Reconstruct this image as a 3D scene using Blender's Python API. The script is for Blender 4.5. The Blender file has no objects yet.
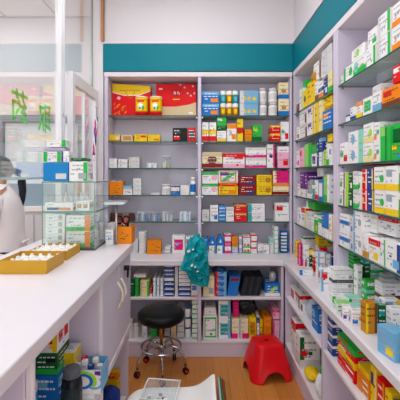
import bpy, bmesh, math, random
from mathutils import Vector, Matrix
random.seed(7)
C = bpy.context.scene.collection
PI = math.pi

# ------------------------------------------------------------------ camera
cam_d = bpy.data.cameras.new('camera'); cam = bpy.data.objects.new('camera', cam_d); C.objects.link(cam)
cam.location = (0, 0, 1.55); cam.rotation_euler = (PI/2, 0, 0)
cam_d.sensor_width = 36; cam_d.lens = 360/400*36; cam_d.shift_y = -25/400
cam_d.clip_start = 0.02
bpy.context.scene.camera = cam
# ------------------------------------------------------------------ world, exposure
w = bpy.data.worlds.new('world'); bpy.context.scene.world = w; w.use_nodes = True
w.node_tree.nodes['Background'].inputs[0].default_value = (0.97, 0.985, 1.0, 1)
w.node_tree.nodes['Background'].inputs[1].default_value = 1.25
vs = bpy.context.scene.view_settings
vs.view_transform = 'Standard'; vs.look = 'None'; vs.gamma = 1; vs.use_curve_mapping = False; vs.exposure = 0.5
LAMP = 5.0          # radiance of the ceiling panels (built further down at these places)
LAMP_SPOTS = [(-0.15, 2.25, 3.285), (-0.15, 0.7, 3.285), (-2.1, 3.3, 3.375), (-2.1, 1.7, 3.375), (-3.4, 2.6, 3.375)]  # the hall panels are added, to brighten what shows behind the glass
bpy.context.scene.cycles.max_bounces = 8
bpy.context.scene.cycles.transparent_max_bounces = 24
bpy.context.scene.cycles.sample_clamp_indirect = 4

# ------------------------------------------------------------------ materials
def lin(h):
    h = h.lstrip('#'); o = []
    for i in (0, 2, 4):
        c = int(h[i:i+2], 16)/255
        o.append(c/12.92 if c <= .04045 else ((c+.055)/1.055)**2.4)
    return (*o, 1)
MC = {}
def mat(hexc, rough=.5, metal=0, var=.05, scale=30, name=None):
    k = (hexc, rough, metal, var, scale)
    if k in MC: return MC[k]
    m = bpy.data.materials.new(name or 'surface_'+hexc.lstrip('#')); m.use_nodes = True
    nt = m.node_tree; b = nt.nodes['Principled BSDF']
    tc = nt.nodes.new('ShaderNodeTexCoord'); n = nt.nodes.new('ShaderNodeTexNoise'); n.inputs['Scale'].default_value = scale
    n.inputs['Detail'].default_value = 1
    r = nt.nodes.new('ShaderNodeMixRGB'); r.blend_type = 'MIX'
    c = lin(hexc); r.inputs[1].default_value = tuple(x*(1-var) for x in c[:3])+(1,); r.inputs[2].default_value = tuple(min(1, x*(1+var)) for x in c[:3])+(1,)
    nt.links.new(tc.outputs['Object'], n.inputs['Vector']); nt.links.new(n.outputs['Fac'], r.inputs[0]); nt.links.new(r.outputs[0], b.inputs['Base Color'])
    b.inputs['Roughness'].default_value = rough; b.inputs['Metallic'].default_value = metal
    b.inputs['Specular IOR Level'].default_value = .22 if metal == 0 else .5
    MC[k] = m; return m
def glass(name, tint, gloss, diff=0.0, rough=0.02, diffc='#ffffff'):
    m = bpy.data.materials.new(name); m.use_nodes = True; nt = m.node_tree; nt.nodes.clear()
    out = nt.nodes.new('ShaderNodeOutputMaterial'); t = nt.nodes.new('ShaderNodeBsdfTransparent'); g = nt.nodes.new('ShaderNodeBsdfGlossy')
    t.inputs[0].default_value = lin(tint); g.inputs['Roughness'].default_value = rough; g.inputs[0].default_value = (1, 1, 1, 1)
    lw = nt.nodes.new('ShaderNodeFresnel'); ge = nt.nodes.new('ShaderNodeNewGeometry'); io = nt.nodes.new('ShaderNodeMapRange')
    io.inputs['To Min'].default_value = 1.5; io.inputs['To Max'].default_value = 1/1.5      # same reflectance on the way out as on the way in
    nt.links.new(ge.outputs['Backfacing'], io.inputs['Value']); nt.links.new(io.outputs[0], lw.inputs[0])
    ad = nt.nodes.new('ShaderNodeMath'); ad.operation = 'ADD'; ad.use_clamp = True; ad.inputs[1].default_value = gloss
    nt.links.new(lw.outputs[0], ad.inputs[0])
    mx = nt.nodes.new('ShaderNodeMixShader'); nt.links.new(ad.outputs[0], mx.inputs[0]); nt.links.new(t.outputs[0], mx.inputs[1]); nt.links.new(g.outputs[0], mx.inputs[2])
    last = mx
    if diff > 0:
        d = nt.nodes.new('ShaderNodeBsdfDiffuse'); d.inputs[0].default_value = lin(diffc)
        m2 = nt.nodes.new('ShaderNodeMixShader'); m2.inputs[0].default_value = diff
        nt.links.new(mx.outputs[0], m2.inputs[1]); nt.links.new(d.outputs[0], m2.inputs[2]); last = m2
    nt.links.new(last.outputs[0], out.inputs[0]); return m

COL = dict(W=('#f4f2f2', 'white'), w=('#dcd9da', 'off-white'), G=('#22bb48', 'green'), g=('#8fd86a', 'light green'), D=('#08612f', 'dark green'),
  L=('#a6e03a', 'lime'), R=('#e20810', 'red'), r=('#8e1620', 'dark red'), Y=('#f8d015', 'yellow'), y=('#f2e29a', 'pale yellow'),
  O=('#f58a0c', 'orange'), B=('#1a74c6', 'blue'), b=('#74b4dc', 'light blue'), N=('#20408c', 'navy'), T=('#16a5a8', 'teal'), t=('#8adcc4', 'mint'),
  P=('#e5187e', 'pink'), p=('#f6b3cf', 'pale pink'), V=('#6a2c8c', 'purple'), K=('#17181c', 'black'), k=('#4a4d55', 'dark grey'),
  s=('#a9adb4', 'grey'), M=('#d9c39a', 'beige'), n=('#7a3a20', 'brown'), A=('#c98a1a', 'gold'), c=('#f5e6b8', 'cream'), Q=('#1a86cc', 'blue'), v=('#b9add0', 'lilac'))
def cm(k): return mat(COL[k][0], .45, 0, .03, 40, 'print_'+COL[k][1].replace(' ', '_').replace('-', '_'))

m_lav = mat('#d3cadd', .5, 0, .03, 3, 'lavender_laminate')
m_lavd = mat('#d8d0e0', .5, 0, .03, 3, 'lavender_panel')
m_edge = mat('#e4dde3', .4, 0, .02, 5, 'pale_edging')
m_top = mat('#e3dee4', .28, 0, .02, 4, 'white_worktop')
m_wall = mat('#ded9dd', .8, 0, .02, 2, 'white_paint')
m_teal = mat('#007a8a', .5, 0, .03, 3, 'teal_paint')
m_ceil = mat('#efecec', .85, 0, .02, 2, 'ceiling_white')
m_chrome = mat('#c9cdd0', .18, 1, .02, 10, 'chrome')
m_alu = mat('#e6e6ea', .35, .12, .03, 10, 'aluminium')
m_black = mat('#0b0c0e', .42, 0, .05, 20, 'black_vinyl')
m_shelf = glass('green_tinted_shelf_glass', '#eef7f3', .0, .10, .04, '#b9d4c8')
m_shelf_edge = mat('#2f5e52', .2, 0, .1, 20, 'glass_edge_green')
m_pane = glass('reflective_partition_glass', '#fbfdfc', .09, .04)
m_door_glass = glass('door_glass', '#fafcfc', .08, .04)
m_clear = glass('clear_plastic', '#fbfdfe', .03, .08, .1)
m_case = glass('display_case_glass', '#f9fdfb', .0, .03)

# ------------------------------------------------------------------ mesh builder
class MB:
    def __init__(s): s.v = []; s.f = []; s.m = []; s.mats = []; s.sm = []
    def mi(s, m):
        if m not in s.mats: s.mats.append(m)
        return s.mats.index(m)
    def add(s, vs_, fs, m, smooth=False):
        o = len(s.v); s.v += [tuple(p) for p in vs_]
        k = s.mi(m)
        for f in fs: s.f.append([o+i for i in f]); s.m.append(k); s.sm.append(smooth)
        return s
    def box(s, x0, x1, y0, y1, z0, z1, m, c=None):
        if x0 > x1: x0, x1 = x1, x0
        if y0 > y1: y0, y1 = y1, y0
        if z0 > z1: z0, z1 = z1, z0
        if c is None: c = min(.0025, .12*min(x1-x0, y1-y0, z1-z0))
        X = (x0, x1); Y = (y0, y1); Z = (z0, z1); V = []; idx = {}
        for i in (0, 1):
            for j in (0, 1):
                for k in (0, 1):
                    ix = X[i]+(c if i == 0 else -c); iy = Y[j]+(c if j == 0 else -c); iz = Z[k]+(c if k == 0 else -c)
                    for a, p in enumerate(((X[i], iy, iz), (ix, Y[j], iz), (ix, iy, Z[k]))):
                        idx[(i, j, k, a)] = len(V); V.append(p)
        F = []
        for i in (0, 1):
            q = [idx[(i, 0, 0, 0)], idx[(i, 1, 0, 0)], idx[(i, 1, 1, 0)], idx[(i, 0, 1, 0)]]; F.append(q if i else q[::-1])
            q = [idx[(0, i, 0, 1)], idx[(1, i, 0, 1)], idx[(1, i, 1, 1)], idx[(0, i, 1, 1)]]; F.append(q[::-1] if i else q)
            q = [idx[(0, 0, i, 2)], idx[(1, 0, i, 2)], idx[(1, 1, i, 2)], idx[(0, 1, i, 2)]]; F.append(q if i else q[::-1])
        def e(q, flip): F.append(q[::-1] if flip else q)
        for a in (0, 1):
            for b in (0, 1):
                e([idx[(a, b, 0, 0)], idx[(a, b, 0, 1)], idx[(a, b, 1, 1)], idx[(a, b, 1, 0)]], a != b)
                e([idx[(a, 0, b, 0)], idx[(a, 1, b, 0)], idx[(a, 1, b, 2)], idx[(a, 0, b, 2)]], a != b)
                e([idx[(0, a, b, 1)], idx[(0, a, b, 2)], idx[(1, a, b, 2)], idx[(1, a, b, 1)]], a != b)
                for c2 in (0, 1): e([idx[(a, b, c2, 0)], idx[(a, b, c2, 1)], idx[(a, b, c2, 2)]], (a+b+c2) % 2 == 0)
        s.add(V, F, m); return s
    def lathe(s, prof, m, cx=0, cy=0, n=20, cap=True, ms=None):
        V = []; F = []
        for r, z in prof:
            for i in range(n):
                a = 2*PI*i/n; V.append((cx+r*math.cos(a), cy+r*math.sin(a), z))
        for j in range(len(prof)-1):
            F = [[j*n+i, j*n+(i+1) % n, (j+1)*n+(i+1) % n, (j+1)*n+i] for i in range(n)]
            if j == 0: base = len(s.v); s.add(V, F, ms[0] if ms else m, True)
            else:
                k = s.mi(ms[j] if ms else m)
                for f in F: s.f.append([base+q for q in f]); s.m.append(k); s.sm.append(True)
        if cap:
            k = s.mi(ms[0] if ms else m); s.f.append([base+i for i in range(n)][::-1]); s.m.append(k); s.sm.append(False)
            k = s.mi(ms[-1] if ms else m); s.f.append([base+(len(prof)-1)*n+i for i in range(n)]); s.m.append(k); s.sm.append(False)
        return s
    def tube(s, pts, r, m, n=8, closed=False):
        P = [Vector(p) for p in pts]; N = len(P); V = []; F = []
        for i, p in enumerate(P):
            if closed: t = (P[(i+1) % N]-P[i-1]).normalized()
            else: t = (P[min(i+1, N-1)]-P[max(i-1, 0)]).normalized()
            u = Vector((0, 0, 1)) if abs(t.z) < .9 else Vector((1, 0, 0))
            a = t.cross(u).normalized(); b = a.cross(t)
            rr = r[i] if isinstance(r, (list, tuple)) else r
            for k in range(n):
                q = 2*PI*k/n; V.append(p+a*rr*math.cos(q)+b*rr*math.sin(q))
        for i in range(N if closed else N-1):
            j = (i+1) % N
            for k in range(n): F.append([i*n+k, i*n+(k+1) % n, j*n+(k+1) % n, j*n+k])
        if not closed: F.append(list(range(n))); F.append([(N-1)*n+k for k in range(n)][::-1])
        s.add(V, F, m, True); return s
    def prism(s, poly, axis, a0, a1, m, smooth=False):
        def P(p, a): return {'x': (a, p[0], p[1]), 'y': (p[0], a, p[1]), 'z': (p[0], p[1], a)}[axis]
        n = len(poly); V = [P(p, a0) for p in poly]+[P(p, a1) for p in poly]
        F = [list(range(n))[::-1], [n+i for i in range(n)]]+[[i, (i+1) % n, n+(i+1) % n, n+i] for i in range(n)]
        s.add(V, F, m, smooth); return s
    def mesh(s, name, fix=False):
        me = bpy.data.meshes.new(name); me.from_pydata(s.v, [], s.f)
        for m in s.mats: me.materials.append(m)
        me.polygons.foreach_set('material_index', s.m); me.polygons.foreach_set('use_smooth', s.sm)
        bm = bmesh.new(); bm.from_mesh(me); bmesh.ops.recalc_face_normals(bm, faces=bm.faces); bm.to_mesh(me); bm.free()
        me.update(); return me
    def build(s, name, parent=None, loc=(0, 0, 0), rz=0):
        o = bpy.data.objects.new(name, s.mesh(name)); C.objects.link(o); o.parent = parent; o.location = loc; o.rotation_euler = (0, 0, rz); return o
LABELS = {}
def tag(o, label=None, cat=None, group=None, kind=None):
    if label:
        label = ' '.join(label.split()); n = len(label.split())
        if cat and (n < 4 or n > 16): print('LABEL LENGTH', n, label)
        if cat: LABELS.setdefault(label, []).append(o.name)
        o['label'] = label
    if cat: o['category'] = cat
    if group: o['group'] = group
    if kind: o['kind'] = kind
    return o
def empty(name, loc=(0, 0, 0), rz=0, label=None, cat=None, group=None):
    o = bpy.data.objects.new(name, None); o.empty_display_size = .05; C.objects.link(o); o.location = loc; o.rotation_euler = (0, 0, rz)
    return tag(o, label, cat, group)
def struct(name, mb): return tag(mb.build(name), kind='structure')

# ------------------------------------------------------------------ the room
def floor_mat():
    m = bpy.data.materials.new('wood_floor'); m.use_nodes = True; nt = m.node_tree; b = nt.nodes['Principled BSDF']
    tc = nt.nodes.new('ShaderNodeTexCoord'); mp = nt.nodes.new('ShaderNodeMapping'); mp.inputs['Rotation'].default_value = (0, 0, PI/2)
    br = nt.nodes.new('ShaderNodeTexBrick'); br.inputs['Scale'].default_value = 1; br.inputs['Brick Width'].default_value = .9; br.inputs['Row Height'].default_value = .11
    br.inputs['Mortar Size'].default_value = .0012; br.inputs['Color1'].default_value = lin('#d58f45'); br.inputs['Color2'].default_value = lin('#c47c36'); br.inputs['Mortar'].default_value = lin('#8c5424')
    nz = nt.nodes.new('ShaderNodeTexNoise'); mp2 = nt.nodes.new('ShaderNodeMapping'); mp2.inputs['Scale'].default_value = (40, 2.5, 1); nz.inputs['Scale'].default_value = 1; nz.inputs['Detail'].default_value = 5
    mx = nt.nodes.new('ShaderNodeMixRGB'); mx.blend_type = 'MULTIPLY'; mx.inputs[0].default_value = .45
    rp = nt.nodes.new('ShaderNodeValToRGB'); rp.color_ramp.elements[0].color = (.55, .5, .45, 1); rp.color_ramp.elements[1].color = (1.25, 1.2, 1.15, 1)
    nt.links.new(tc.outputs['Object'], mp.inputs[0]); nt.links.new(mp.outputs[0], br.inputs[0]); nt.links.new(tc.outputs['Object'], mp2.inputs[0]); nt.links.new(mp2.outputs[0], nz.inputs['Vector'])
    nt.links.new(nz.outputs[0], rp.inputs[0]); nt.links.new(br.outputs[0], mx.inputs[1]); nt.links.new(rp.outputs[0], mx.inputs[2]); nt.links.new(mx.outputs[0], b.inputs['Base Color'])
    b.inputs['Roughness'].default_value = .38; return m
struct('floor', MB().box(-4.2, 1.3, -1.5, 4.3, -.08, 0, floor_mat(), 0))
struct('wall_back', MB().box(-.96, 1.3, 3.58, 3.7, 0, 3.3, m_wall, 0))
struct('wall_right', MB().box(1.12, 1.24, -1.5, 3.58, 0, 3.3, m_wall, 0))
struct('wall_hall_back', MB().box(-4.2, -.96, 4.2, 4.3, 0, 3.4, m_wall, 0))
struct('wall_hall_left', MB().box(-4.3, -4.2, -1.5, 4.3, 0, 3.4, m_wall, 0))
struct('wall_left', MB().box(-.99, -.885, 3.29, 3.58, 0, 3.3, m_wall, 0))
struct('wall_hall_right', MB().box(-.99, -.96, 3.58, 4.2, 0, 3.39, m_wall, 0))
struct('ceiling', MB().box(-.96, 1.3, -1.5, 3.7, 3.3, 3.4, m_ceil, 0))
cl = MB(); cl.box(-4.3, -.96, -1.5, 4.3, 3.39, 3.45, m_ceil, 0)
m_grid = mat('#b3b3b3', .5, .2, .02, 5, 'ceiling_grid_metal')
for i in range(6): cl.box(-4.2, -.97, 4.2-.6*i-.61, 4.2-.6*i-.59, 3.382, 3.392, m_grid, 0)
for i in range(6): cl.box(-1.05-.6*i-.01, -1.05-.6*i+.01, -1.4, 4.19, 3.383, 3.392, m_grid, 0)
cl.box(-4.2, -.97, 4.17, 4.2, 3.378, 3.392, m_grid, 0)
struct('ceiling_hall', cl)
# bulkhead above the shelves: teal band between pale mouldings, white plaster above
struct('trim_1', MB().box(-.885, .848, 3.285, 3.575, 2.50, 2.745, m_teal, 0).box(.852, 1.115, .8, 3.575, 2.50, 2.745, m_teal, 0))
struct('trim_2', MB().box(-.885, 1.115, 3.28, 3.575, 2.748, 2.765, m_edge, .002).box(.842, 1.115, .8, 3.279, 2.748, 2.765, m_edge, .002))
struct('trim_3', MB().box(-.875, 1.115, 3.30, 3.575, 2.768, 3.298, m_wall, 0).box(.865, 1.115, .8, 3.299, 2.768, 3.298, m_wall, 0))
struct('trim_4', MB().box(-.90, -.877, 3.262, 3.289, 2.767, 3.298, mat('#b98559', .6, 0, .1, 12, 'bare_wood_strip'), .002))
# gray framed door in the customers' hall
d = MB(); gm = mat('#8f979c', .4, .2, .03, 8, 'grey_frame')
d.box(-2.32, -2.26, 4.12, 4.195, 0, 2.24, gm); d.box(-1.40, -1.34, 4.12, 4.195, 0, 2.24, gm); d.box(-2.26, -1.40, 4.12, 4.195, 2.16, 2.24, gm)
d.box(-2.255, -1.405, 4.16, 4.19, .01, 2.155, mat('#e6e8ea', .5, 0, .02, 4, 'door_white'))
dr = struct('door_1', d)
MB().tube([(-1.47, 4.15, 1.0), (-1.47, 4.10, 1.0), (-1.58, 4.10, 1.0)], .009, m_chrome).build('handle', dr)

# ceiling lights; those over the hall are added to brighten it
m_lamp = bpy.data.materials.new('lamp_diffuser'); m_lamp.use_nodes = True
_nt = m_lamp.node_tree; _nt.nodes.clear(); _e = _nt.nodes.new('ShaderNodeEmission'); _o = _nt.nodes.new('ShaderNodeOutputMaterial'); _e.inputs[0].default_value = (.985, .99, 1, 1); _e.inputs[1].default_value = LAMP; _nt.links.new(_e.outputs[0], _o.inputs[0])
for (x, y, z), lb in zip(LAMP_SPOTS, ('over the staff aisle near the back shelves', 'over the staff aisle near the front', 'over the customers hall, near the grey framed door', 'over the customers hall, near the glass partition', 'over the far left of the customers hall')):
    L = empty('ceiling_light', (x, y, z), 0, 'square white ceiling light panel '+lb, 'ceiling light', 'ceiling light panels')
    MB().box(-.45, .45, -.45, -.42, -.01, .012, m_alu).box(-.45, .45, .42, .45, -.01, .012, m_alu).box(-.45, -.42, -.42, .42, -.01, .012, m_alu).box(.42, .45, -.42, .42, -.01, .012, m_alu).build('frame', L)
    MB().box(-.419, .419, -.419, .419, -.005, .004, m_lamp, 0).build('diffuser', L)

# ------------------------------------------------------------------ shelving
SZ = [2.095, 1.855, 1.61, 1.36, 1.115]
CT = .83     # worktop height on the back and right
ORD = ['top', 'second', 'third', 'fourth', 'fifth']
u = empty('shelving_unit', (0, 3.3, CT), 0, 'lavender shelving unit with glass shelves across the back wall', 'shelving unit')
def ub(name, par, x0, x1, y0, y1, z0, z1, m, c=None):
    L = par.location
    return MB().box(x0-L.x, x1-L.x, y0-L.y, y1-L.y, z0-L.z, z1-L.z, m, c).build(name, par)
ub('side_panel', u, -.878, -.845, 3.30, 3.55, CT+.001, 2.45, m_lav); ub('partition', u, -.02, .012, 3.30, 3.55, CT+.001, 2.45, m_lav); ub('side_panel', u, .828, .846, 3.30, 3.55, CT+.001, 2.45, m_lav)
ub('top_panel', u, -.878, .846, 3.295, 3.57, 2.451, 2.495, m_edge); ub('back_panel', u, -.878, .846, 3.552, 3.57, CT+.001, 2.45, m_lavd)
def glass_shelf(par, x0, x1, y0, y1, z, clips):
    L = par.location; mb = MB(); a, b, c_, d_ = x0-L.x, x1-L.x, y0-L.y, y1-L.y; z0, z1 = z-.0045-L.z, z+.0045-L.z
    V = [(a, c_, z0), (b, c_, z0), (b, d_, z0), (a, d_, z0), (a, c_, z1), (b, c_, z1), (b, d_, z1), (a, d_, z1)]
    mb.add(V, [[3, 2, 1, 0], [4, 5, 6, 7]], m_shelf); mb.add(V, [[0, 1, 5, 4], [1, 2, 6, 5], [2, 3, 7, 6], [3, 0, 4, 7]], m_shelf_edge)
    o = mb.build('glass_shelf', par)
    for (cx, cy, ax) in clips:
        if ax == 'x': MB().box(cx-L.x-.008, cx-L.x+.008, cy-L.y-.006, cy-L.y+.006, z0-.014, z0-.0005, m_chrome).build('shelf_clip', o)
    return o
for z in SZ:
    for a, b in ((-.843, -.022), (.014, .826)):
        glass_shelf(u, a, b, 3.315, 3.545, z, [(a+.008, 3.345, 'x'), (b-.008, 3.345, 'x')])
u2 = empty('shelving_unit', (.98, 2.0, CT), 0, 'lavender shelving unit with glass shelves along the right wall', 'shelving unit')
for y0, y1 in ((3.262, 3.285), (2.225, 2.262), (2.264, 2.30), (.86, .89)):
    ub('partition' if 1 < y0 < 3 else 'side_panel', u2, .851, 1.09, y0, y1, CT+.001, 2.45, m_lav)
ub('top_panel', u2, .851, 1.115, .85, 3.29, 2.451, 2.495, m_edge); ub('back_panel', u2, 1.092, 1.115, .86, 3.285, CT+.001, 2.45, m_lavd)
for z in SZ:
    for a, b in ((2.302, 3.26), (.892, 2.223)):
        glass_shelf(u2, .853, 1.085, a, b, z, [(.875, a+.008, 'x'), (.875, b-.008, 'x')])
# base cabinets, open fronted
bc = empty('base_cabinet', (0, 3.3, 0), 0, 'lavender open base cabinet under the back worktop', 'cabinet')
for x0, x1 in ((-.90, -.875), (-.02, .01), (.69, .712)): ub('side_panel' if abs(x0) > .1 else 'partition', bc, x0, x1, 3.06, 3.55, .116, .778, m_lav)
for a, b in ((-.874, -.021), (.011, .689)):
    ub('shelf', bc, a, b, 3.06, 3.55, .488, .508, m_edge); ub('bottom_panel', bc, a, b, 3.06, 3.55, .117, .138, m_edge)
ub('back_panel', bc, -.90, .712, 3.552, 3.57, .116, .778, m_lavd); ub('plinth', bc, -.90, .712, 3.065, 3.56, .0, .114, m_lav)
rc = empty('base_cabinet', (.9, 2.0, 0), 0, 'lavender open base cabinet under the right worktop', 'cabinet')
for y0, y1 in ((3.03, 3.052), (2.10, 2.135), (1.2, 1.23), (.62, .645)): ub('partition' if 1 < y0 < 3 else 'side_panel', rc, .72, 1.09, y0, y1, .116, .778, m_lav)
for a, b in ((2.136, 3.029), (1.231, 2.099), (.646, 1.199)):
    ub('shelf', rc, .718, 1.09, a, b, .515, .535, m_edge); ub('bottom_panel', rc, .718, 1.09, a, b, .117, .138, m_edge)
ub('back_panel', rc, 1.091, 1.115, .62, 3.05, .116, .778, m_lavd); ub('plinth', rc, .722, 1.10, .62, 3.05, 0, .114, m_lav)
wb = MB().box(-.90, 1.115, 3.042, 3.575, .78, CT, m_top, .006).build('worktop'); tag(wb, 'white worktop running below the back wall shelves', 'worktop')
wr = MB().box(.70, 1.115, .6, 3.039, .78, CT, m_top, .006).build('worktop'); tag(wr, 'white worktop running along the right wall towards the viewer', 'worktop')

# left counter
LT = 1.09
lc = empty('counter_cabinet', (-.74, 1.3, 0), 0, 'lavender counter cabinet with doors and open shelves on the left', 'cabinet')
for y0, y1 in ((2.395, 2.42), (1.69, 1.715), (.985, 1.01), (.15, .175)): ub('side_panel' if y0 in (2.395, .15) else 'partition', lc, -1.0, -.48, y0, y1, .0, LT-.052, m_lav)
for a, b in ((1.716, 2.394), (1.011, 1.689), (.176, .984)):
    ub('shelf', lc, -.98, -.458, a, b, .54, .575, m_edge)
    ub('bottom_panel', lc, -.98, -.49, a, b, .06, .08, m_edge)
for y0, y1 in ((1.692, 1.713), (.987, 1.008)): ub('edging', lc, -.4795, -.460, y0, y1, .0, LT-.052, m_edge)
ub('back_panel', lc, -1.02, -1.001, .15, 2.42, 0, LT-.052, m_lavd)
for a, b, hy, kl in ((1.718, 2.052, 2.015, 0), (2.056, 2.392, 2.095, 1)):
    dd = ub('door', lc, -.478, -.462, a, b, .577, LT-.054, m_lavd)
    L = dd.parent.location
    h = [(-.461-L.x+.03*math.sin(PI*t/10), hy-L.y, .80+.15*t/10) for t in range(11)]
    MB().tube(h, .006, mat('#efe3cf', .3, .1, .03, 10, 'cream_handle')).build('handle', dd)
for ky in (2.19,):
    k = empty('key', (-.461, ky, .985), 0, 'small black headed key hanging in counter door lock', 'key')
    MB().tube([(0.0005, 0, 0), (.03, 0, 0)], .016, m_black, 12).build('lock_knob', k)
    MB().prism([(.020*math.cos(a*PI/6), .024*math.sin(a*PI/6)-.036) for a in range(12)], 'x', .018, .026, m_black).build('key_head', k)
    MB().box(.020, .024, -.004, .004, -.085, -.047, m_chrome).build('key_blade', k)
# worktop with a rounded far corner
poly = [(-1.135, .1), (-.455, .1), (-.455, 2.44)]
poly += [(-.455-.16+.16*math.cos(a*PI/16), 2.44+.16*math.sin(a*PI/16)) for a in range(1, 9)]+[(-1.135, 2.6)]
lw = MB().prism(poly, 'z', LT-.05, LT, m_top).build('worktop'); tag(lw, 'white counter worktop with rounded far corner on the left', 'worktop')
bv = lw.modifiers.new('bevel', 'BEVEL'); bv.width = .005; bv.segments = 2

# ------------------------------------------------------------------ printed cartons
MESHES = {}
PAT = dict(bt='base band', tp='top band', md='middle band', ls='left edge', rs='right edge', ci='round emblem', cl='emblem at left', cr='emblem at right', bl='centre panel', ul='upper block', lr='lower block', hf='lower half', tx='small print', dg='slanting swoosh', dt='row of dots', fr='frame', sq='red squares', tf='top face', st='stripes')
def decal(mb, face, w_, d_, h_, u0, v0, u1, v1, m, shape='r', e=.0005):
    def P(u_, v_):
        if face == 'F': return (-w_/2+u_*w_, -e, v_*h_)
        if face == 'R': return (w_/2+e, u_*d_, v_*h_)
        if face == 'L': return (-w_/2-e, d_-u_*d_, v_*h_)
        return (-w_/2+u_*w_, v_*d_, h_+e)
    if shape == 'r': pts = [(u0, v0), (u1, v0), (u1, v1), (u0, v1)]
    elif shape == 'o':
        cu, cv, ru, rv = (u0+u1)/2, (v0+v1)/2, (u1-u0)/2, (v1-v0)/2
        A, B = (w_ if face in 'FT' else d_), (h_ if face != 'T' else d_)
        q = min(ru*A, rv*B); ru, rv = q/A, q/B
        pts = [(cu+ru*math.cos(a*PI/6), cv+rv*math.sin(a*PI/6)) for a in range(12)]
    elif shape == 's': pts = [(u0, v0), (u0+.35*(u1-u0), v0), (u1, v1), (u0+.65*(u1-u0), v1)]
    elif shape == 'z': pts = [(u0, v0), (u1, v0), (u1, v0+.55*(v1-v0)), (u0+.75*(u1-u0), v1), (u0+.4*(u1-u0), v0+.6*(v1-v0)), (u0, v0+.85*(v1-v0))]
    n = len(pts); mb.add([P(*p) for p in pts], [list(range(n))], m)
def carton_mesh(w_, d_, h_, base, toks, seed=0):
    w_, d_, h_ = round(w_, 3), round(d_, 3), round(h_, 3); key = (w_, d_, h_, base, toks, seed)
    if key in MESHES: return MESHES[key]
    rnd = random.Random(str(key)); mb = MB().box(-w_/2, w_/2, 0, d_, 0, h_, cm(base), min(.0015, .1*h_))
    ink = cm('s') if base in 'WwMcypbgtv' else cm('W') if base in 'KNVBrDTkRn' else cm('n')
    def dk(face, *a, **k): decal(mb, face, w_, d_, h_, *a, **k)
    for face in ('F', 'R', 'L'):
        e = .0005
        for tk in toks.split():
            t, _, cc = tk.partition(':'); cc = cc or 'k'
            if face != 'F' and t in ('cl', 'cr', 'dg', 'dt', 'ls', 'rs', 'bl'): continue
            m = cm(cc[0]); e += .0001
            if t == 'bt': dk(face, .0, .02, 1, .28, m, e=e)
            elif t == 'tp': dk(face, .0, .72, 1, .98, m, e=e)
            elif t == 'md': dk(face, .0, .38, 1, .62, m, e=e)
            elif t == 'hf': dk(face, .0, .02, 1, .48, m, e=e)
            elif t == 'ls': dk(face, .0, .02, .22, .98, m, e=e)
            elif t == 'rs': dk(face, .78, .02, 1, .98, m, e=e)
            elif t == 'ci': dk(face, .25, .2, .75, .8, m, 'o', e=e)
            elif t == 'cl': dk(face, .04, .15, .42, .85, m, 'o', e=e)
            elif t == 'cr': dk(face, .58, .15, .96, .85, m, 'o', e=e)
            elif t == 'bl': dk(face, .15, .2, .85, .8, m, e=e)
            elif t == 'ul': dk(face, .08, .58, .55, .86, m, e=e)
            elif t == 'ur': dk(face, .5, .58, .92, .86, m, e=e)
            elif t == 'lr': dk(face, .5, .12, .92, .42, m, e=e)
            elif t == 'll': dk(face, .08, .12, .5, .42, m, e=e)
            elif t == 'dg': dk(face, .1, .12, .9, .8, m, 's', e=e)
            elif t == 'wv': dk(face, 0, .02, 1, .5, m, 'z', e=e)
            elif t == 'dt':
                for q in range(3): dk(face, .15+.26*q, .2, .35+.26*q, .5, m, 'o', e=e)
            elif t == 'st':
                for q in range(4): dk(face, .0, .08+.24*q, 1, .2+.24*q, m, e=e)
            elif t == 'sq':
                for q in range(2): dk(face, .1+.45*q, .3, .42+.45*q, .7, m, e=e)
            elif t == 'fr':
                dk(face, .08, .06, .92, .13, m, e=e); dk(face, .08, .87, .92, .94, m, e=e); dk(face, .08, .06, .15, .94, m, e=e); dk(face, .85, .06, .92, .94, m, e=e)
        e += .0001
        if base in 'Ww' and (w_ if face == 'F' else d_) > .035 and h_ > .025 and face != 'L':
            acc = [t.partition(':')[2][:1] for t in toks.split() if ':' in t] or ['B', 'G', 'R', 'k']
            for q in range(3):
                a = rnd.uniform(.06, .7); b = rnd.uniform(.1, .62); dk(face, a, b, a+rnd.uniform(.06, .22), b+rnd.uniform(.05, .16), cm(rnd.choice(acc+['s', 'b', 'v'])), 'o' if rnd.random() < .3 else 'r', e=e); e += .00008
        if 'notx' not in toks:
            # lines of small print
            aspect = (w_ if face == 'F' else d_)/max(h_, .001)
            nrow = 3 if h_ > .05 else 2
            for q in range(nrow):
                v0 = .84-(.22 if nrow == 3 else .34)*q; v1 = v0-.06; u_ = rnd.uniform(.08, .2)
                while u_ < .8:
                    l = rnd.uniform(.06, .22); dk(face, u_, v1, min(u_+l, .9), v0, ink, e=e); u_ += l+.05
                    if rnd.random() < .2: break
    for tk in toks.split():
        t, _, cc = tk.partition(':')
        if t == 'tf': dk('T', .0, .0, 1, 1, cm(cc), e=.0006)
    dk('T', .15, .3, .7, .42, ink, e=.0008); dk('T', .15, .55, .5, .63, ink, e=.0008)
    me = mb.mesh('carton'); MESHES[key] = me; return me
def look(base, toks, what='box'):
    P = []
    for tk in toks.split():
        t, _, cc = tk.partition(':')
        if t in ('notx', 'tx') or t not in PAT: continue
        if t == 'sq': P.append('red squares'); continue
        P.append(COL[cc[0]][1]+' '+PAT[t])
    s = COL[base][1]+' '+what
    return s+(' with '+' and '.join(P[:2]) if P else '')
NTH = ['leftmost', 'second', 'third', 'fourth', 'fifth', 'sixth', 'seventh', 'eighth', 'ninth', 'tenth']
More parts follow.
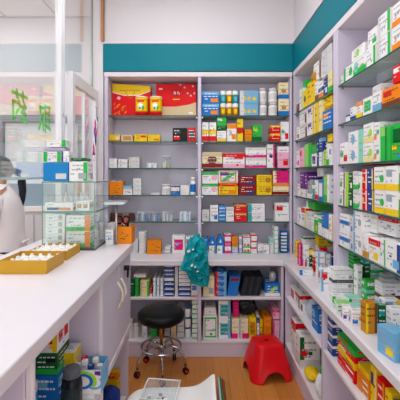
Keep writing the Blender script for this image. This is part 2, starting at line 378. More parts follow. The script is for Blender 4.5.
def levels(n): return {1: [''], 2: ['lower', 'upper'], 3: ['bottom', 'middle', 'top']}.get(n) or ['bottom']+[NTH[i]+' lowest' for i in range(1, n-1)]+['top']
def emit(rows, loc, group, place, order='from left'):
    """rows: list of dicts(look, n, build(level, label))"""
    cnt = {}
    for r in rows: cnt.setdefault(r['look'], []).append(r)
    for r in rows:
        same = cnt[r['look']]; k = same.index(r); q = ''
        if len(same) > 1: q = (['left', 'right'] if len(same) == 2 else [NTH[i] for i in range(len(same)-1)]+['rightmost'])[k]
        for lv, lw_ in enumerate(levels(r['n'])):
            pre = ' '.join(x for x in (q, lw_) if x)
            lab = f"{pre} {r['look']}, {loc}".strip()
            for a_, b_ in (('in the ', ''), (' row of dots', ' dots'), ('off-white', 'grey'), (' emblem at right', ' spot'), (' emblem at left', ' spot'), (' base band', ' foot'), (' top band', ' top'), (' lower block', ' patch'), (' and ', ', ')):
                if len(lab.split()) > 16: lab = lab.replace(a_, b_)
            r['build'](lv, lab)
def carton(x, y, z, rz, w_, d_, h_, base, toks, label, group, cat='box', name='medicine_box', seed=0):
    o = bpy.data.objects.new(name, carton_mesh(w_, d_, h_, base, toks, seed)); C.objects.link(o)
    o.location = (x, y, z); o.rotation_euler = (0, 0, rz); return tag(o, label, cat, group)
F = 360.0
def fit(z, h, n):
    top = min([t for t in (.486, .513, .776, 2.45) + tuple(q-.0055 for q in SZ) if t > z+.03])
    return min(h, (top-z-.003)/n-.0012)
def back_row(loc, group, z, items, yf=3.335, dep=.12, lim=(-.842, .825)):
    """items: (px left, px right, px height, base colour, print, stacked count, look or None, extra depth, base offset px)"""
    rows = []
    for it in items:
        x0, x1, hp, base, toks = it[:5]; n = it[5] if len(it) > 5 else 1; lk = it[6] if len(it) > 6 and it[6] else look(base, toks)
        dy = it[7] if len(it) > 7 else 0; up = it[8] if len(it) > 8 else 0
        y = yf+dy; x1 = min(x1, 200+lim[1]*F/y); x0 = max(x0, 200+lim[0]*F/y); W = (x1-x0)*y/F-.0015; h = fit(z+up*y/F, hp*y/F-.0008, n); xc = ((x0+x1)/2-200)*y/F; upm = up*y/F
        def bld(lv, lab, xc=xc, y=y, W=W, h=h, base=base, toks=toks, upm=upm):
            rnd = random.Random(lab); jx = rnd.uniform(-.0015, .0015) if lv else 0
            carton(xc+jx, y+rnd.uniform(0, .004), z+.0005+upm+lv*(h+.0012), rnd.uniform(-.012, .012) if lv else 0, W-.002, dep, h, base, toks, lab, group)
        rows.append(dict(look=lk, n=n, build=bld))
    emit(rows, loc, group, None)
def right_row(loc, group, z, items, xf=.858, dep=.12, lim=(.9, 3.255)):
    rows = []
    for it in items:
        x0, x1, hp, base, toks = it[:5]; n = it[5] if len(it) > 5 else 1; lk = it[6] if len(it) > 6 and it[6] else look(base, toks)
        dx = it[7] if len(it) > 7 else 0; up = it[8] if len(it) > 8 else 0
        x = xf+dx; ya, yb = min(lim[1], x*F/(x0-200)), x*F/(x1-200);
        yb = max(lim[0], yb)
        W = ya-yb-.002; h = fit(z+up*yb/F, hp*yb/F-.001, n); upm = up*yb/F
        def bld(lv, lab, x=x, yc=(ya+yb)/2, W=W, h=h, base=base, toks=toks, upm=upm):
            rnd = random.Random(lab); jx = rnd.uniform(0, .004)
            carton(x+jx, yc, z+.0005+upm+lv*(h+.0012), -PI/2+(rnd.uniform(-.01, .01) if lv else 0), W-.003, dep, h, base, toks, lab, group)
        rows.append(dict(look=lk, n=n, build=bld))
    emit(rows, loc, group, None)
def bottle(x, y, z, r, h, body, cap, label, group=None, band=None, cat='bottle', name='bottle', rz=0, neck=.55):
    b, c2 = cm(body), cm(cap); bd = cm(band) if band else b
    hb = h*.80
    mb = MB().lathe([(r*.94, 0), (r, .004), (r, hb*.2), (r, hb*.75), (r, hb*.86), (r*neck, hb)], b, ms=[b, b, bd, b, b, b])
    o = mb.build(name, None, (x, y, z+.0005), rz); tag(o, label, cat, group)
    MB().lathe([(r*(neck+.12), hb+.0004), (r*(neck+.12), h-.003), (r*(neck+.05), h)], c2).build('cap', o)
    return o
Z = [z+.005 for z in SZ]

# --- back wall, left bay
BL = 'shelf, back left bay'
g = lambda i: 'boxes on the %s shelf of the back left bay' % ORD[i]
back_row('second '+BL, g(1), Z[1], [(107.8, 120, 7, 'Y', 'bt:A cr:w'), (121, 133, 6.6, 'M', 'bl:A'), (134, 147, 7.2, 'Y', 'ur:R bt:Y'), (147.6, 160, 7, 'Y', 'lr:O'),
    (172.5, 187.2, 13.6, 'K', 'll:R ul:k'), (187.5, 196, 13.6, 'R', 'bl:k')])
back_row('third '+BL, g(2), Z[2], [(107.8, 117, 4.7, 'W', 'tx', 2), (118, 127.4, 4.4, 'W', 'bt:w', 2), (128.6, 139.4, 3.6, 'w', 'tx', 3)])
back_row('fourth '+BL, g(3), Z[3], [(123, 132.2, 6, 'W', 'tx', 1), (123, 132.2, 3, 'b', 'bt:M', 1, None, 0, 6.3), (133, 141, 4.1, 'W', 'bt:w', 4), (150.8, 160, 2, 'w', 'tx'), (171, 179.6, 3.4, 'B', 'bt:B'), (171, 179.6, 5.6, 'W', 'tp:k', 1, None, 0, 3.8),
    (180.4, 189.4, 3.2, 'W', 'tx', 3)])
back_row('worktop, back left bay', 'boxes on the worktop of the back left bay', CT, [(132.6, 138, 3.4, 'w', 'tx', 4, None, .02), (138.8, 146.2, 3.5, 'W', 'rs:s', 6, None, .01),
    (164.2, 170.4, 3.2, 'W', 'bt:s', 2), (172, 185, 17.5, 'W', 'bl:P', 1, 'white box with deep pink window'), (185.4, 196, 16, 'W', 'ul:P lr:s', 1, None, .02)], yf=3.30)

# --- back wall, right bay
BR = 'shelf, back right bay'
g = lambda i: 'boxes on the %s shelf of the back right bay' % ORD[i]
back_row('top '+BR, g(0), Z[0], [(201.8, 219.6, 12.1, 'B', 'tp:b lr:O', 2, 'blue box with fruit emblem'), (239.6, 258.8, 12.6, 'b', 'dt:Y ls:w', 2), (278.8, 291.2, 16.6, 'c', 'bt:B ci:A ur:c', 2, 'cream and blue box')])
back_row('second '+BR, g(1), Z[1], [(201.8, 208.8, 19.2, 'W', 'md:Y bt:R', 1), (209.2, 216.4, 19.2, 'W', 'md:Y bt:R', 1), (216.8, 226.6, 10.8, 'W', 'bt:Y'), (216.8, 226.6, 4.4, 'D', 'bt:D', 1, None, 0, 11), (216.8, 226.6, 10.2, 'G', 'ul:W', 1, None, 0, 15.6),
    (226.9, 236.8, 18, 'W', 'tp:O lr:O'), (237.1, 243.3, 22.6, 'Y', 'md:R', 1), (244.6, 252, 12.2, 'O', 'bt:A'), (252.4, 262, 16.8, 'G', 'bt:D ul:L'), (270.4, 280.6, 8.2, 'R', 'tp:Y ci:R', 2), (280.8, 290.6, 19.8, 'W', 'cl:T lr:R', 1, 'white box with teal and red blobs')])
back_row('third '+BR, g(2), Z[2], [(201.8, 222.4, 15.8, 'c', 'bt:r ci:n tp:M', 1), (222.8, 245, 15.2, 'W', 'ur:R tp:R bt:p', 1, 'white box with red title panel'), (245.6, 266.6, 10.2, 'W', 'bt:P tp:w', 2, 'white box with magenta strip'),
    (267, 275, 23.6, 'W', 'ci:V rs:P', 1), (277.6, 290.2, 21.8, 'p', 'lr:R tp:W', 1)])
back_row('fourth '+BR, g(3), Z[3], [(201.8, 218, 11.6, 'W', 'tp:G cr:p', 2), (218.4, 238.2, 12, 'Y', 'tp:R lr:O fr:O', 1, 'golden yellow box with red title band'), (218.4, 238.2, 12.2, 'W', 'fr:O dg:G ul:V', 1, 'orange framed box with green leaf', 0, 12.3), (238.8, 256, 9.6, 'r', 'lr:N cl:r', 2, 'dark red box'),
    (256.6, 272, 10, 'Y', 'cr:A tp:Y', 2, 'plain yellow box'), (272.8, 291.2, 11.8, 'c', 'bt:r tp:O', 1, 'cream box with orange and maroon bands'), (272.8, 291.2, 12.4, 'P', 'ls:c', 1, None, 0, 12)])
back_row('fifth '+BR, g(4), Z[4], [(201.8, 209.6, 11.6, 'w', 'tx'), (210, 218.4, 16.2, 'W', 'lr:B'), (218.8, 225.8, 16, 'B', 'st:b'), (226, 234, 14.2, 'W', 'tp:w'), (234.4, 247, 8.6, 'R', 'tp:A', 2, 'red box with gold top band'),
    (248, 265, 8.8, 'W', 'ls:T tx', 2), (275.2, 289.8, 18.6, 'W', 'ul:R', 1, 'white box with red corner block')])
WR = 'worktop, back right bay'
back_row(WR, 'boxes on the worktop of the back right bay', CT, [(202, 208.6, 9, 'B', 'bt:w'), (202, 208.6, 6, 'B', 'tx', 1, 'plain blue box', 0, 9.3), (209, 216, 7.6, 'W', 'rs:B cl:L'), (217, 224, 7.6, 'W', 'rs:B cl:G'), (224.6, 231.2, 9.6, 'W', 'bt:P tp:P', 2),
    (231.8, 238.2, 6.4, 'W', 'st:B'), (231.8, 238.2, 9.8, 'O', 'bt:A tx', 1, None, 0, 6.7), (238.8, 242.4, 8.4, 'v', 'tp:W', 2), (243, 250.6, 5.6, 'W', 'bt:G sq:R', 2), (243, 250.6, 5.2, 'W', 'tp:R', 1, 'white box with red top band', 0, 11.8),
    (251.2, 257, 6.4, 'W', 'tp:R', 3), (257.6, 263, 9, 'W', 'bt:s', 1), (263.4, 269.6, 8, 'W', 'll:s', 1), (270, 274, 15, 'w', 'tp:t', 1), (274.4, 278.4, 4.4, 'W', 'bt:t', 6, 'white and mint box')], yf=3.30)
# blue pyramid boxes on the two blue and white ones
for xm, h_, lb in ((212.5, 8.4, 'small blue peaked display box, left of the pink boxes on back worktop, shorter one'), (220.5, 11, 'taller blue peaked display box left of the pink boxes on back worktop')):
    y = 3.3; xc = (xm-200)*y/F; h_ = h_*y/F; W = 7*y/F
    o = MB().prism([(-W/2, 0), (W/2, 0), (W/2, h_*.4), (W*.2, h_*.95), (0, h_), (-W*.2, h_*.95), (-W/2, h_*.4)], 'y', 0, .09, cm('B')).build('peaked_box', None, (xc, y+.004, CT+7.6*y/F+.002)); tag(o, lb, 'box')
    mb = MB(); mb.add([(-.012, -.0008, h_*.28), (.012, -.0008, h_*.28), (0, -.0008, h_*.62)], [[0, 1, 2]], cm('W')); mb.build('emblem', o)

# --- right wall near bay (px right of the double partition)
RN = 'shelf, right near bay'
g = lambda i: 'boxes on the %s shelf of the right near bay' % ORD[i]
right_row('top '+RN, g(0), Z[0], [(339.5, 343, 9, 'w', 'tx'), (343.4, 352.6, 14.5, 'W', 'cr:G ls:G'), (353, 365.6, 16.5, 'W', 'wv:G cl:t'), (351, 364, 12, 'W', 'ci:L tx', 1, None, .02, 19), (366, 375.5, 19, 'W', 'rs:G tx', 1), (367, 377, 18, 'W', 'lr:G', 1, None, .02, 22),
    (378, 390.5, 23, 'W', 'rs:G ls:w', 2, 'large white box with green edge'), (391.5, 404, 24, 'W', 'bt:O', 2, 'large white box with orange foot')], lim=(.9, 2.218))
right_row('second '+RN, g(1), Z[1], [(345.5, 349.6, 7, 'W', 'tp:N'), (350, 355.6, 13, 'W', 'bt:N', 1), (356, 361.6, 16, 'W', 'bt:Y tp:O'), (362, 371.6, 18, 'W', 'bl:G', 1), (372, 380.6, 27, 'W', 'bt:b tp:w'),
    (381.6, 400, 20, 'O', 'ul:R bt:n', 1, 'orange box with brown patterned foot'), (391.5, 403, 18, 'R', 'ul:W', 1, None, 0, 22.5)], lim=(.9, 2.218))
right_row('third '+RN, g(2), Z[2], [(337.8, 347.6, 22, 'W', 'cl:G lr:R'), (348, 357.6, 16.5, 'W', 'ci:b', 2), (358, 362.4, 34, 't', 'tx'), (362.8, 372.6, 20, 'W', 'cr:L bt:y', 2), (373, 379.2, 20, 'W', 'cr:G ll:O', 2),
    (379.6, 384.6, 35, 'G', 'tp:g notx'), (385, 390, 35, 'G', 'ls:D notx'), (390.4, 401, 18, 'G', 'ul:Y lr:T', 1, 'green box with yellow and turquoise print'), (391, 402, 19, 'D', 'tp:G notx', 1, None, .012, 19)], lim=(.9, 2.218))
right_row('fourth '+RN, g(3), Z[3], [(337.8, 344.6, 17, 'W', 'll:G rs:n', 2), (345, 347.6, 34, 'L', 'notx'), (348, 352, 17.5, 'D', 'lr:W', 2), (352.4, 357.6, 19, 'W', 'bt:G tp:w', 2), (358, 361, 19, 'W', 'll:G', 2), (361.4, 366.4, 21, 'R', 'cl:Y rs:W', 2),
    (366.8, 373.2, 22, 'N', 'rs:Y', 2, 'blue box with yellow right edge'), (373.6, 384.4, 24, 'W', 'bt:Y cr:G', 2), (384.8, 398, 26, 'W', 'bt:Y ul:s', 2, 'white box with yellow foot'), (398.4, 406, 27, 'G', 'tp:W', 2),
    (364, 372, 9, 'R', 'tx', 1, None, .05, 45)], lim=(.9, 2.218))
right_row('fifth '+RN, g(4), Z[4], [(338.5, 348.6, 17, 'W', 'md:B', 2), (349, 352.6, 17.4, 'w', 'lr:B', 2), (353, 361.6, 22.4, 'W', 'ls:b cr:s', 2), (362, 367.6, 24, 'W', 'bt:A', 1), (368, 378.6, 24, 'W', 'tp:R lr:Y', 1), (379, 384.5, 28, 'W', 'rs:G', 1), (385, 400, 30, 'W', 'rs:N lr:b', 1),
    (363, 376.6, 6, 'W', 'tx', 4, 'thin white box', .045, 25), (378, 396, 20, 'W', 'tp:R', 1, 'white box with bright red lid band', .05, 30)], lim=(.9, 2.218))
# --- right wall far bay
RF = 'shelf, right far bay'
g = lambda i: 'boxes on the %s shelf of the right far bay' % ORD[i]
right_row('top '+RF, g(0), Z[0], [(296, 298.6, 12, 'n', 'tp:w'), (299, 302.2, 22, 'W', 'rs:g'), (302.6, 306.6, 18, 'Y', 'ci:k notx'), (302.6, 306.4, 8, 'G', 'notx', 1, None, .03, 22), (307, 310.6, 23, 'Y', 'tx', 1), (311, 314.4, 30, 'Y', 'tp:A'), (314.8, 317.6, 19, 'W', 'bt:n'), (318, 322.6, 17, 'W', 'md:N bt:O'), (323, 327, 17, 'N', 'lr:W'), (327.4, 332, 20, 'y', 'bt:G'),
    (313, 320.6, 19, 'W', 'rs:n', 1, None, .012, 22), (321.4, 331.6, 7.2, 'w', 'tx', 4, 'grey-white box', .014, 21)])
right_row('second '+RF, g(1), Z[1], [(295.8, 299, 13, 'W', 'lr:n'), (299.4, 306.6, 15, 'W', 'rs:n tp:w', 2), (307, 314.2, 17, 'W', 'rs:Y ul:V', 2), (314.6, 317.6, 33, 'Y', 'tx'), (318, 321.6, 34, 'y', 'tx'), (322, 332, 20, 'B', 'ul:O'), (323.6, 331.8, 14, 'Y', 'bt:A', 1, None, .02, 21)], lim=(2.305, 3.255))
right_row('third '+RF, g(2), Z[2], [(296, 299, 17, 'W', 'lr:P'), (299.4, 303.6, 20, 'p', 'ul:R'), (304, 307.6, 23, 'g', 'notx'), (308, 310.8, 24, 'G', 'notx'), (311.2, 316, 13, 'W', 'bl:V'), (311.2, 316, 12, 'G', 'tp:D', 1, None, 0, 13.5), (316.4, 318.2, 28, 'N', 'tx'), (318.6, 322.6, 14, 'W', 'rs:b'), (318.6, 322.6, 14, 'N', 'tp:b', 1, None, 0, 14.5), (323, 325.6, 16, 'L', 'tx'), (326, 328.6, 22, 'W', 'bt:G'), (329, 332.2, 19, 'W', 'ul:B'), (326, 332, 8, 'Y', 'ls:N', 1, None, .02, 24)], lim=(2.305, 3.255))
right_row('fourth '+RF, g(3), Z[3], [(297, 299.6, 18, 'W', 'tp:v'), (300, 304, 8, 'W', 'tx', 1), (300, 304, 17, 'V', 'tx', 1, None, 0, 8.5), (304.4, 307, 8, 'W', 'rs:s', 1), (304.4, 307, 16, 'V', 'tp:V', 1, None, 0, 8.5), (307.4, 311.2, 18, 's', 'bt:W'), (311.6, 314, 15, 'T', 'tp:W'), (314.4, 317.4, 20, 'W', 'bt:R'), (317.8, 322.8, 22, 'B', 'bl:W'), (323.2, 326, 26, 'g', 'bt:G'), (326.4, 328.4, 28, 'W', 'cr:G'), (317, 322.6, 10, 'w', 'tp:w', 1, None, .03, 24)], lim=(2.305, 3.255))
right_row('fifth '+RF, g(4), Z[4], [(297, 300.6, 17, 'W', 'cr:s'), (301, 305.6, 20, 'W', 'tp:R rs:Y'), (306, 309.6, 18, 'w', 'cl:W'), (310, 313.4, 14, 'W', 'cr:Y'), (313.8, 317.2, 19, 'G', 'tp:W lr:Y'), (317.6, 321, 17, 'W', 'tp:G'), (321.4, 327.6, 9, 'W', 'tx', 1), (321.4, 327.6, 15, 'B', 'tx', 1, None, 0, 9.5), (328, 332.4, 26, 'W', 'cl:Y rs:Y'), (306, 314, 8, 'G', 'ls:W', 1, None, .03, 20)], lim=(2.305, 3.255))

# --- base cabinets: back, left bay
LB = 'back cabinet, left bay'; LR_ = 'back cabinet, right bay'
gb = 'boxes on the shelves of the back base cabinet'
back_row('upper shelf, '+LB, gb, .5085, [(129.6, 134.6, 15.5, 'D', 'tx'), (135, 139.4, 17.5, 'G', 'rs:D'), (133.5, 146, 3.6, 'W', 'bt:s', 1, 'flat white box lying on green ones', .012, 18), (140.2, 149, 16, 'y', 'ls:M rs:G'), (149.6, 152.4, 10, 'R', 'tp:k bt:W'),
    (153, 156.2, 18.4, 'W', 'rs:b'), (156.6, 159.8, 18.2, 'W', 'rs:b'), (160.2, 163.6, 18, 'W', 'rs:b'), (164.2, 173.8, 4.9, 'N', 'md:W', 3), (164.2, 173.8, 2.9, 'W', 'tx', 1, None, 0, 15.5), (164.2, 173.8, 5, 'N', 'tp:w', 3, 'navy slab box with pale top band', 0, 18.8),
    (174.6, 178, 5, 'w', 'tx', 6), (178.6, 190.6, 4.9, 'N', 'md:W', 2, 'navy and white slab box'), (178.6, 190.6, 4, 'W', 'tp:s', 5, 'white slab box', 0, 10.4), (191, 197.6, 4, 'W', 'bt:R', 1), (191, 197.6, 8, 'W', 'bl:B', 1, None, 0, 4.5), (191, 197.6, 6, 'W', 'bt:w', 2, None, 0, 13)], yf=3.085, dep=.2, lim=(-.87, .686))
back_row('upper shelf, '+LR_, gb, .5085, [(203, 214.6, 20.6, 'c', 'lr:s'), (215.2, 226.6, 6.2, 'B', 'ls:R rs:b', 4, 'blue box with red end'), (265, 281, 12.6, 'B', 'dg:L bt:W', 1, 'blue box with lime swoosh')], yf=3.085, dep=.2, lim=(-.87, .686))
back_row('bottom shelf, '+LB, gb, .1385, [(142, 147, 10, 'W', 'tx', 2), (151, 158, 21, 'G', 'rs:D'), (159, 163, 25, 'n', 'tx'), (164.4, 170, 22, 's', 'tp:T'), (171, 176.6, 6.6, 'M', 'tx', 4), (177, 184, 5.8, 'w', 'bt:s', 5), (192, 197.6, 4.8, 'W', 'bt:G', 8)], yf=3.10, dep=.2, lim=(-.87, .686))
back_row('bottom shelf, '+LR_, gb, .1385, [(203.2, 217.6, 23, 'W', 'fr:G', 1, 'white box with green frame'), (204.4, 216, 7, 'W', 'tx', 1, 'small white box on the green framed one', .01, 23.6), (218.4, 230.6, 19, 'W', 'bl:T rs:b', 2, 'white box with teal panel'),
    (231.6, 239.8, 20, 'c', 'bt:P rs:w', 1), (240.2, 248.6, 20, 'c', 'bt:P ls:w', 1), (249, 256.4, 21, 'Y', 'bl:A'), (256.8, 259.6, 22, 'W', 'tp:N'), (260, 263, 19, 'Y', 'bt:N'), (263.4, 271.6, 7, 'O', 'tx', 3), (273, 281.6, 9, 'p', 'ls:P', 2, 'pale pink box with pink edge'), (273, 281.6, 9.5, 'p', 'cl:P tp:P', 1, None, 0, 19.5),
    (233, 239, 15, 'P', 'tx', 1, None, .02, 21)], yf=3.10, dep=.2, lim=(-.87, .686))

# --- right base cabinet
RC = 'right base cabinet'
gr = 'boxes in the right base cabinet'
right_row('right base cabinet middle shelf', gr, .5355, [(290, 294.6, 13, 'W', 'bl:R'), (295, 299.6, 14, 'W', 'tp:R rs:r'), (300, 303, 10, 'W', 'bl:r')], xf=.75, dep=.14, lim=(.9, 3.02))
right_row('right base cabinet bottom shelf', gr, .1385, [(286, 289, 20, 'Y', 'tx'), (289.6, 292.6, 28, 'W', 'tp:P'), (293, 297, 24, 'W', 'll:P tp:Y')], xf=.76, dep=.16, lim=(.9, 3.02))
carton(.795, 2.30, .5356, 0, .085, .12, .145, 'B', 'rs:N ul:b', 'upright blue box on the middle shelf of right cabinet, below a clear bag', gr)
carton(.80, 2.62, .1386, 0, .145, .12, .235, 'W', 'ls:D cl:R bt:w', 'large white box with dark green edge and red flower, right cabinet bottom shelf', gr)
carton(.80, 2.78, .1386, 0, .13, .10, .27, 'W', 'tp:R rs:Y', 'tall white box with red top behind the red flower box', gr)
# striped blue boxes and the big bright pile in the middle section
right_row('middle shelf, '+RC+' past the partition', gr, .5355, [(327.4, 332.6, 12, 'N', 'tp:W bt:N', 4, 'navy slab box with white line')], xf=.74, dep=.12)
for k, (bse, tk) in enumerate([('R', 'lr:W'), ('R', 'lr:W'), ('Y', 'lr:A'), ('R', 'll:W'), ('G', 'ul:R tf:G')]):
    hh = .032
    o = carton(.745+.003*(k % 2), 1.845, .536+k*(hh+.001), -PI/2, .21, .22, hh, bse, tk, ['lowest flat red box', 'second lowest flat red box', 'flat yellow box between the red ones', 'topmost flat red box', 'flat green box topping the pile'][k]+' in the bright pile under the right worktop', gr)
for k in range(3): carton(.752, 1.665, .536+k*.0295, -PI/2, .12, .22, .0285, 'O', 'lr:W', ['lowest', 'middle', 'topmost'][k]+' flat orange box nearer than the red pile, right base cabinet', gr)
carton(.756, 1.665, .536+3*.0295, -PI/2, .11, .2, .03, 'Y', 'bt:O', 'flat yellow box lying on the orange ones, right base cabinet', gr)
carton(.745, 1.548, .5357, -PI/2, .05, .2, .19, 'Y', 'rs:y ul:N', 'tall yellow box standing between orange and red boxes, right base cabinet', gr)
carton(.745, 1.485, .5357, -PI/2, .06, .2, .17, 'R', 'rs:O', 'tall red box standing beside yellow one, right base cabinet', gr)
carton(.745, 1.425, .5357, -PI/2, .05, .2, .16, 'Y', 'tx', 'second tall yellow box beside the red one, right base cabinet', gr)
carton(.745, 1.36, .5357, -PI/2, .06, .2, .15, 'N', 'tx', 'tall navy box nearest the frame edge, right base cabinet', gr)
for k in range(6): carton(.80, 1.99, .5357+k*.0365, -PI/2, .15, .2, .0355, 'w' if k % 2 else 'W', 'tx', ['lowest', 'second lowest', 'third lowest', 'fourth lowest', 'fifth lowest', 'topmost'][k]+' white slab box stacked beside navy slabs, right base cabinet', gr)
carton(.74, 1.98, .1385, -PI/2-.3, .14, .14, .05, 'W', 'tf:R sq:R', 'small red topped white box on bottom shelf of right base cabinet', gr)
carton(.79, 1.80, .1385, -PI/2, .14, .14, .06, 'W', 'tp:G', 'small green banded white box on bottom shelf of right base cabinet', gr)

# --- right worktop, loose cartons: (x left px, x right px, base y px, height px, base, print, label [, depth, rot])
def wt(xl, xr, yb, hp, base, toks, label, dep=.1, rot=0, n=1, zb=None, face='F', up=0):
    z = CT if zb is None else zb
    y = (1.55-CT)*F/(yb-175); X0, X1 = (xl-200)*y/F, (xr-200)*y/F; h = hp*y/F
    for k in range(n):
        lb = label if n == 1 else levels(n)[k]+' '+label
        carton((X0+X1)/2, y, z+.0006+up*y/F+k*(h/n+.0006), rot, X1-X0, dep, h/n-.0006, base, toks, lb, 'boxes on the right worktop')
wt(296.4, 301, 258, 17, 'Y', 'rs:V', 'yellow box with purple edge beside the corner rack', .05)
wt(301.6, 305, 259, 15, 'O', 'tx', 'small orange box right of the purple edged one, worktop corner', .05)
wt(299.4, 303.4, 266, 22, 'P', 'ls:p', 'slim deep pink box on worktop by the corner', .06)
wt(305, 320, 261.4, 16.5, 'W', 'tx', 'white carton in the corner pile under a green banded one', .08, 0, 2)
wt(304, 320, 261.4, 7, 'W', 'tp:D rs:D', 'white carton with dark green band topping the corner pile', .08, 0, 1, None, 'F', 17)
wt(304.4, 309.2, 270.4, 25, 'W', 'll:P cr:b', 'white box with pink print left of the dark green upright box', .05)
wt(309.6, 313.4, 271, 22, 'D', 'tp:Y', 'dark green upright box with yellow top, far half of worktop', .05)
wt(313.8, 319.2, 272, 21, 'R', 'tp:W', 'red box with white top band, far half of right worktop', .045)
wt(321, 327.6, 271, 23, 'R', 'cl:N', 'red box with navy emblem, far half of right worktop', .04)
wt(328.2, 336, 271, 18, 'N', 'tp:r', 'navy box with dark red top right of the red one', .04)
wt(318.6, 334, 265, 18, 'W', 'tx', 'white carton under the yellow one at the back of worktop', .08, 0, 2)
wt(318, 334, 265, 11.5, 'Y', 'cr:k', 'yellow box with dark emblem on white cartons at the worktop back', .08, 0, 1, None, 'F', 18.6)
wt(318, 325, 280.4, 28, 'W', 'tf:b ls:b', 'white box with pale blue lid, left of a pair on right worktop', .05)
wt(325.4, 331.4, 279.4, 25, 'W', 'tf:b rs:b', 'white box with pale blue lid, right of a pair on right worktop', .05)
wt(321, 332.6, 292, 23, 'W', 'ls:b ul:R', 'white box with blue edge and red spot, nearest before the pale blue lids', .05)
wt(300, 313, 275.6, 5.5, 'W', 'ls:B tf:w', 'flat blue ended white box lying alone at the worktop edge', .10, -.2)
wt(332.5, 355, 295.6, 6.2, 'W', 'md:w', 'flat white carton low in the pile with dark line', .09, 0, 1)
wt(332.5, 355, 295.6, 5.6, 'W', 'cr:s', 'second flat white carton in the pile with dark line', .09, 0, 1, None, 'F', 6.6)
wt(333, 356, 295.6, 2.6, 'k', 'tx', 'thin dark box between the flat white cartons', .09, 0, 1, None, 'F', 12.6)
wt(333, 355.6, 295.6, 5.4, 'W', 'cr:s', 'flat white carton just above the thin dark box', .09, 0, 1, None, 'F', 15.6)
wt(334, 355, 295.6, 4.6, 'W', 'tp:w tf:W', 'topmost flat white carton of the pile with dark line', .09, 0, 1, None, 'F', 21.4)
wt(353.6, 363, 296, 45, 'G', 'st:D', 'tall green carton right of the flat white pile', .07, 0, 3)
wt(357.4, 363.6, 300.6, 35, 'W', 'rs:K', 'upright white box with black edge before tall green cartons', .05, 0, 1)
wt(364.6, 370, 299, 40, 'D', 'tp:T', 'dark green narrow box right of the black edged one', .07, 0, 2)
wt(371, 384, 299, 38, 'W', 'tp:t bt:G', 'white and mint carton behind the bright green pair', .07, 0, 3)
wt(366.4, 381, 307, 26, 'G', 'ul:W bt:t', 'bright green box with white title, middle of right worktop', .06, 0, 2)
wt(385.6, 396, 306, 30, 'W', 'tp:s', 'white carton far behind the brown based one', .07, 0, 2)
wt(382.4, 404, 317, 33, 'W', 'bt:n tp:w', 'white carton with brown foot, middle of right worktop', .08, 0, 2)
wt(332.6, 347, 303, 6.5, 'W', 'ls:G', 'flat white carton with green edge before the pile', .06, -.1, 2)
wt(348.6, 363, 306.6, 8, 'W', 'tf:t ls:G', 'mint topped carton before the black edged box', .07, .1, 2)
wt(337, 350.6, 312, 8, 'W', 'll:G tf:g', 'flat green topped carton near the worktop edge', .07, -.15, 2)
wt(352, 366, 315.6, 9, 'W', 'cr:R tf:t', 'flat white carton with red mark left of the gold box', .06, -.15, 2)
wt(343, 350.4, 320.6, 14, 'W', 'll:V', 'small white box with purple square at the worktop edge', .04, -.2, 1)
wt(351.8, 364, 325.6, 14, 'W', 'll:B cr:O', 'white box with orange emblem just left of gold box', .05, -.15, 1)
wt(365.6, 377.4, 334, 31, 'A', 'ls:Y rs:n', 'tall gold box with dark gold edges at the near worktop edge', .045, .1)
wt(378.4, 390.4, 330, 24, 'D', 'ul:T rs:s', 'dark teal lettered box right of the gold box', .035, -.12)
wt(368, 382, 321, 17, 'W', 'tf:b tp:b', 'white carton with light blue top behind the gold box', .05, -.05, 2)
wt(384, 400, 326, 26, 'W', 'ul:b rs:Y', 'white carton with yellow edge behind the dark teal one', .05, 0, 2)
wt(391.6, 406, 336, 27, 'W', 'bt:b', 'white carton with light blue base behind the nearest ones', .05, 0)
carton(.735, 1.425, CT+.0006, -PI/2+.18, .10, .065, .112, 'b', 'lr:Y tp:b', 'light blue box with yellow swoosh at the near worktop edge', 'boxes on the right worktop')
carton(.765, 1.30, CT+.0006, -PI/2+.1, .12, .06, .145, 'W', 'ls:N', 'white box with dark blue spine nearest the viewer', 'boxes on the right worktop')
# blue rack of small white boxes in the corner
rk = empty('display_rack', (.775, 3.32, CT+.001), -.15, 'blue display rack holding small white packs in the worktop corner', 'rack')
MB().box(-.035, -.031, 0, .06, 0, .20, cm('B')).box(.031, .035, 0, .06, 0, .20, cm('B')).box(-.031, .031, .056, .06, 0, .20, cm('B')).box(-.031, .031, 0, .056, 0, .004, cm('B')).build('frame', rk)
for k in range(6):
    MB().box(-.031, .031, .004, .055, .012+.03*k, .014+.03*k, cm('B')).build('tray', rk)
for k in range(6):
    o = carton(.775, 3.3215, CT+.0155+.03*k, -.15, .052, .04, .018, 'W', 'bt:b', ['bottom', 'second lowest', 'third lowest', 'third highest', 'second highest', 'top'][k]+' white pack in the blue corner rack', 'packs in the corner rack')

# ------------------------------------------------------------------ special things on the back shelves
yf = 3.335
def X_(px, y=yf): return (px-200)*y/F
# gift bag
z0 = Z[0]+.0006
gb_ = empty('gift_bag', (X_(130.6,3.45), 3.436, z0), .01, 'glossy red gift bag with yellow top on the top shelf, back left bay', 'gift bag')
mb = MB(); mb.prism([(-.172, 0), (.195, 0), (.192, .27), (-.17, .295)], 'y', 0, .09, cm('R'))
def flat(mbx, pts, y, m): mbx.add([(p[0], y, p[1]) for p in pts], [list(range(len(pts)))], m)
flat(mb, [(-.17, .222), (-.06, .195), (.08, .195), (.193, .235), (.192, .269), (-.17, .294)], -.0008, cm('Y'))
flat(mb, [(-.17, .214), (-.06, .187), (.08, .187), (.193, .227), (.193, .234), (.08, .194), (-.06, .194), (-.17, .221)], -.0010, cm('W'))
for i in range(16):
    a = random.uniform(-.165, -.03); b = random.uniform(.01, .12); r = random.uniform(.008, .02)
    flat(mb, [(a, b), (a+r, b+r*.4), (a+r*1.4, b+r*2), (a+r*.3, b+r*1.2)], -.0012, cm('O'))
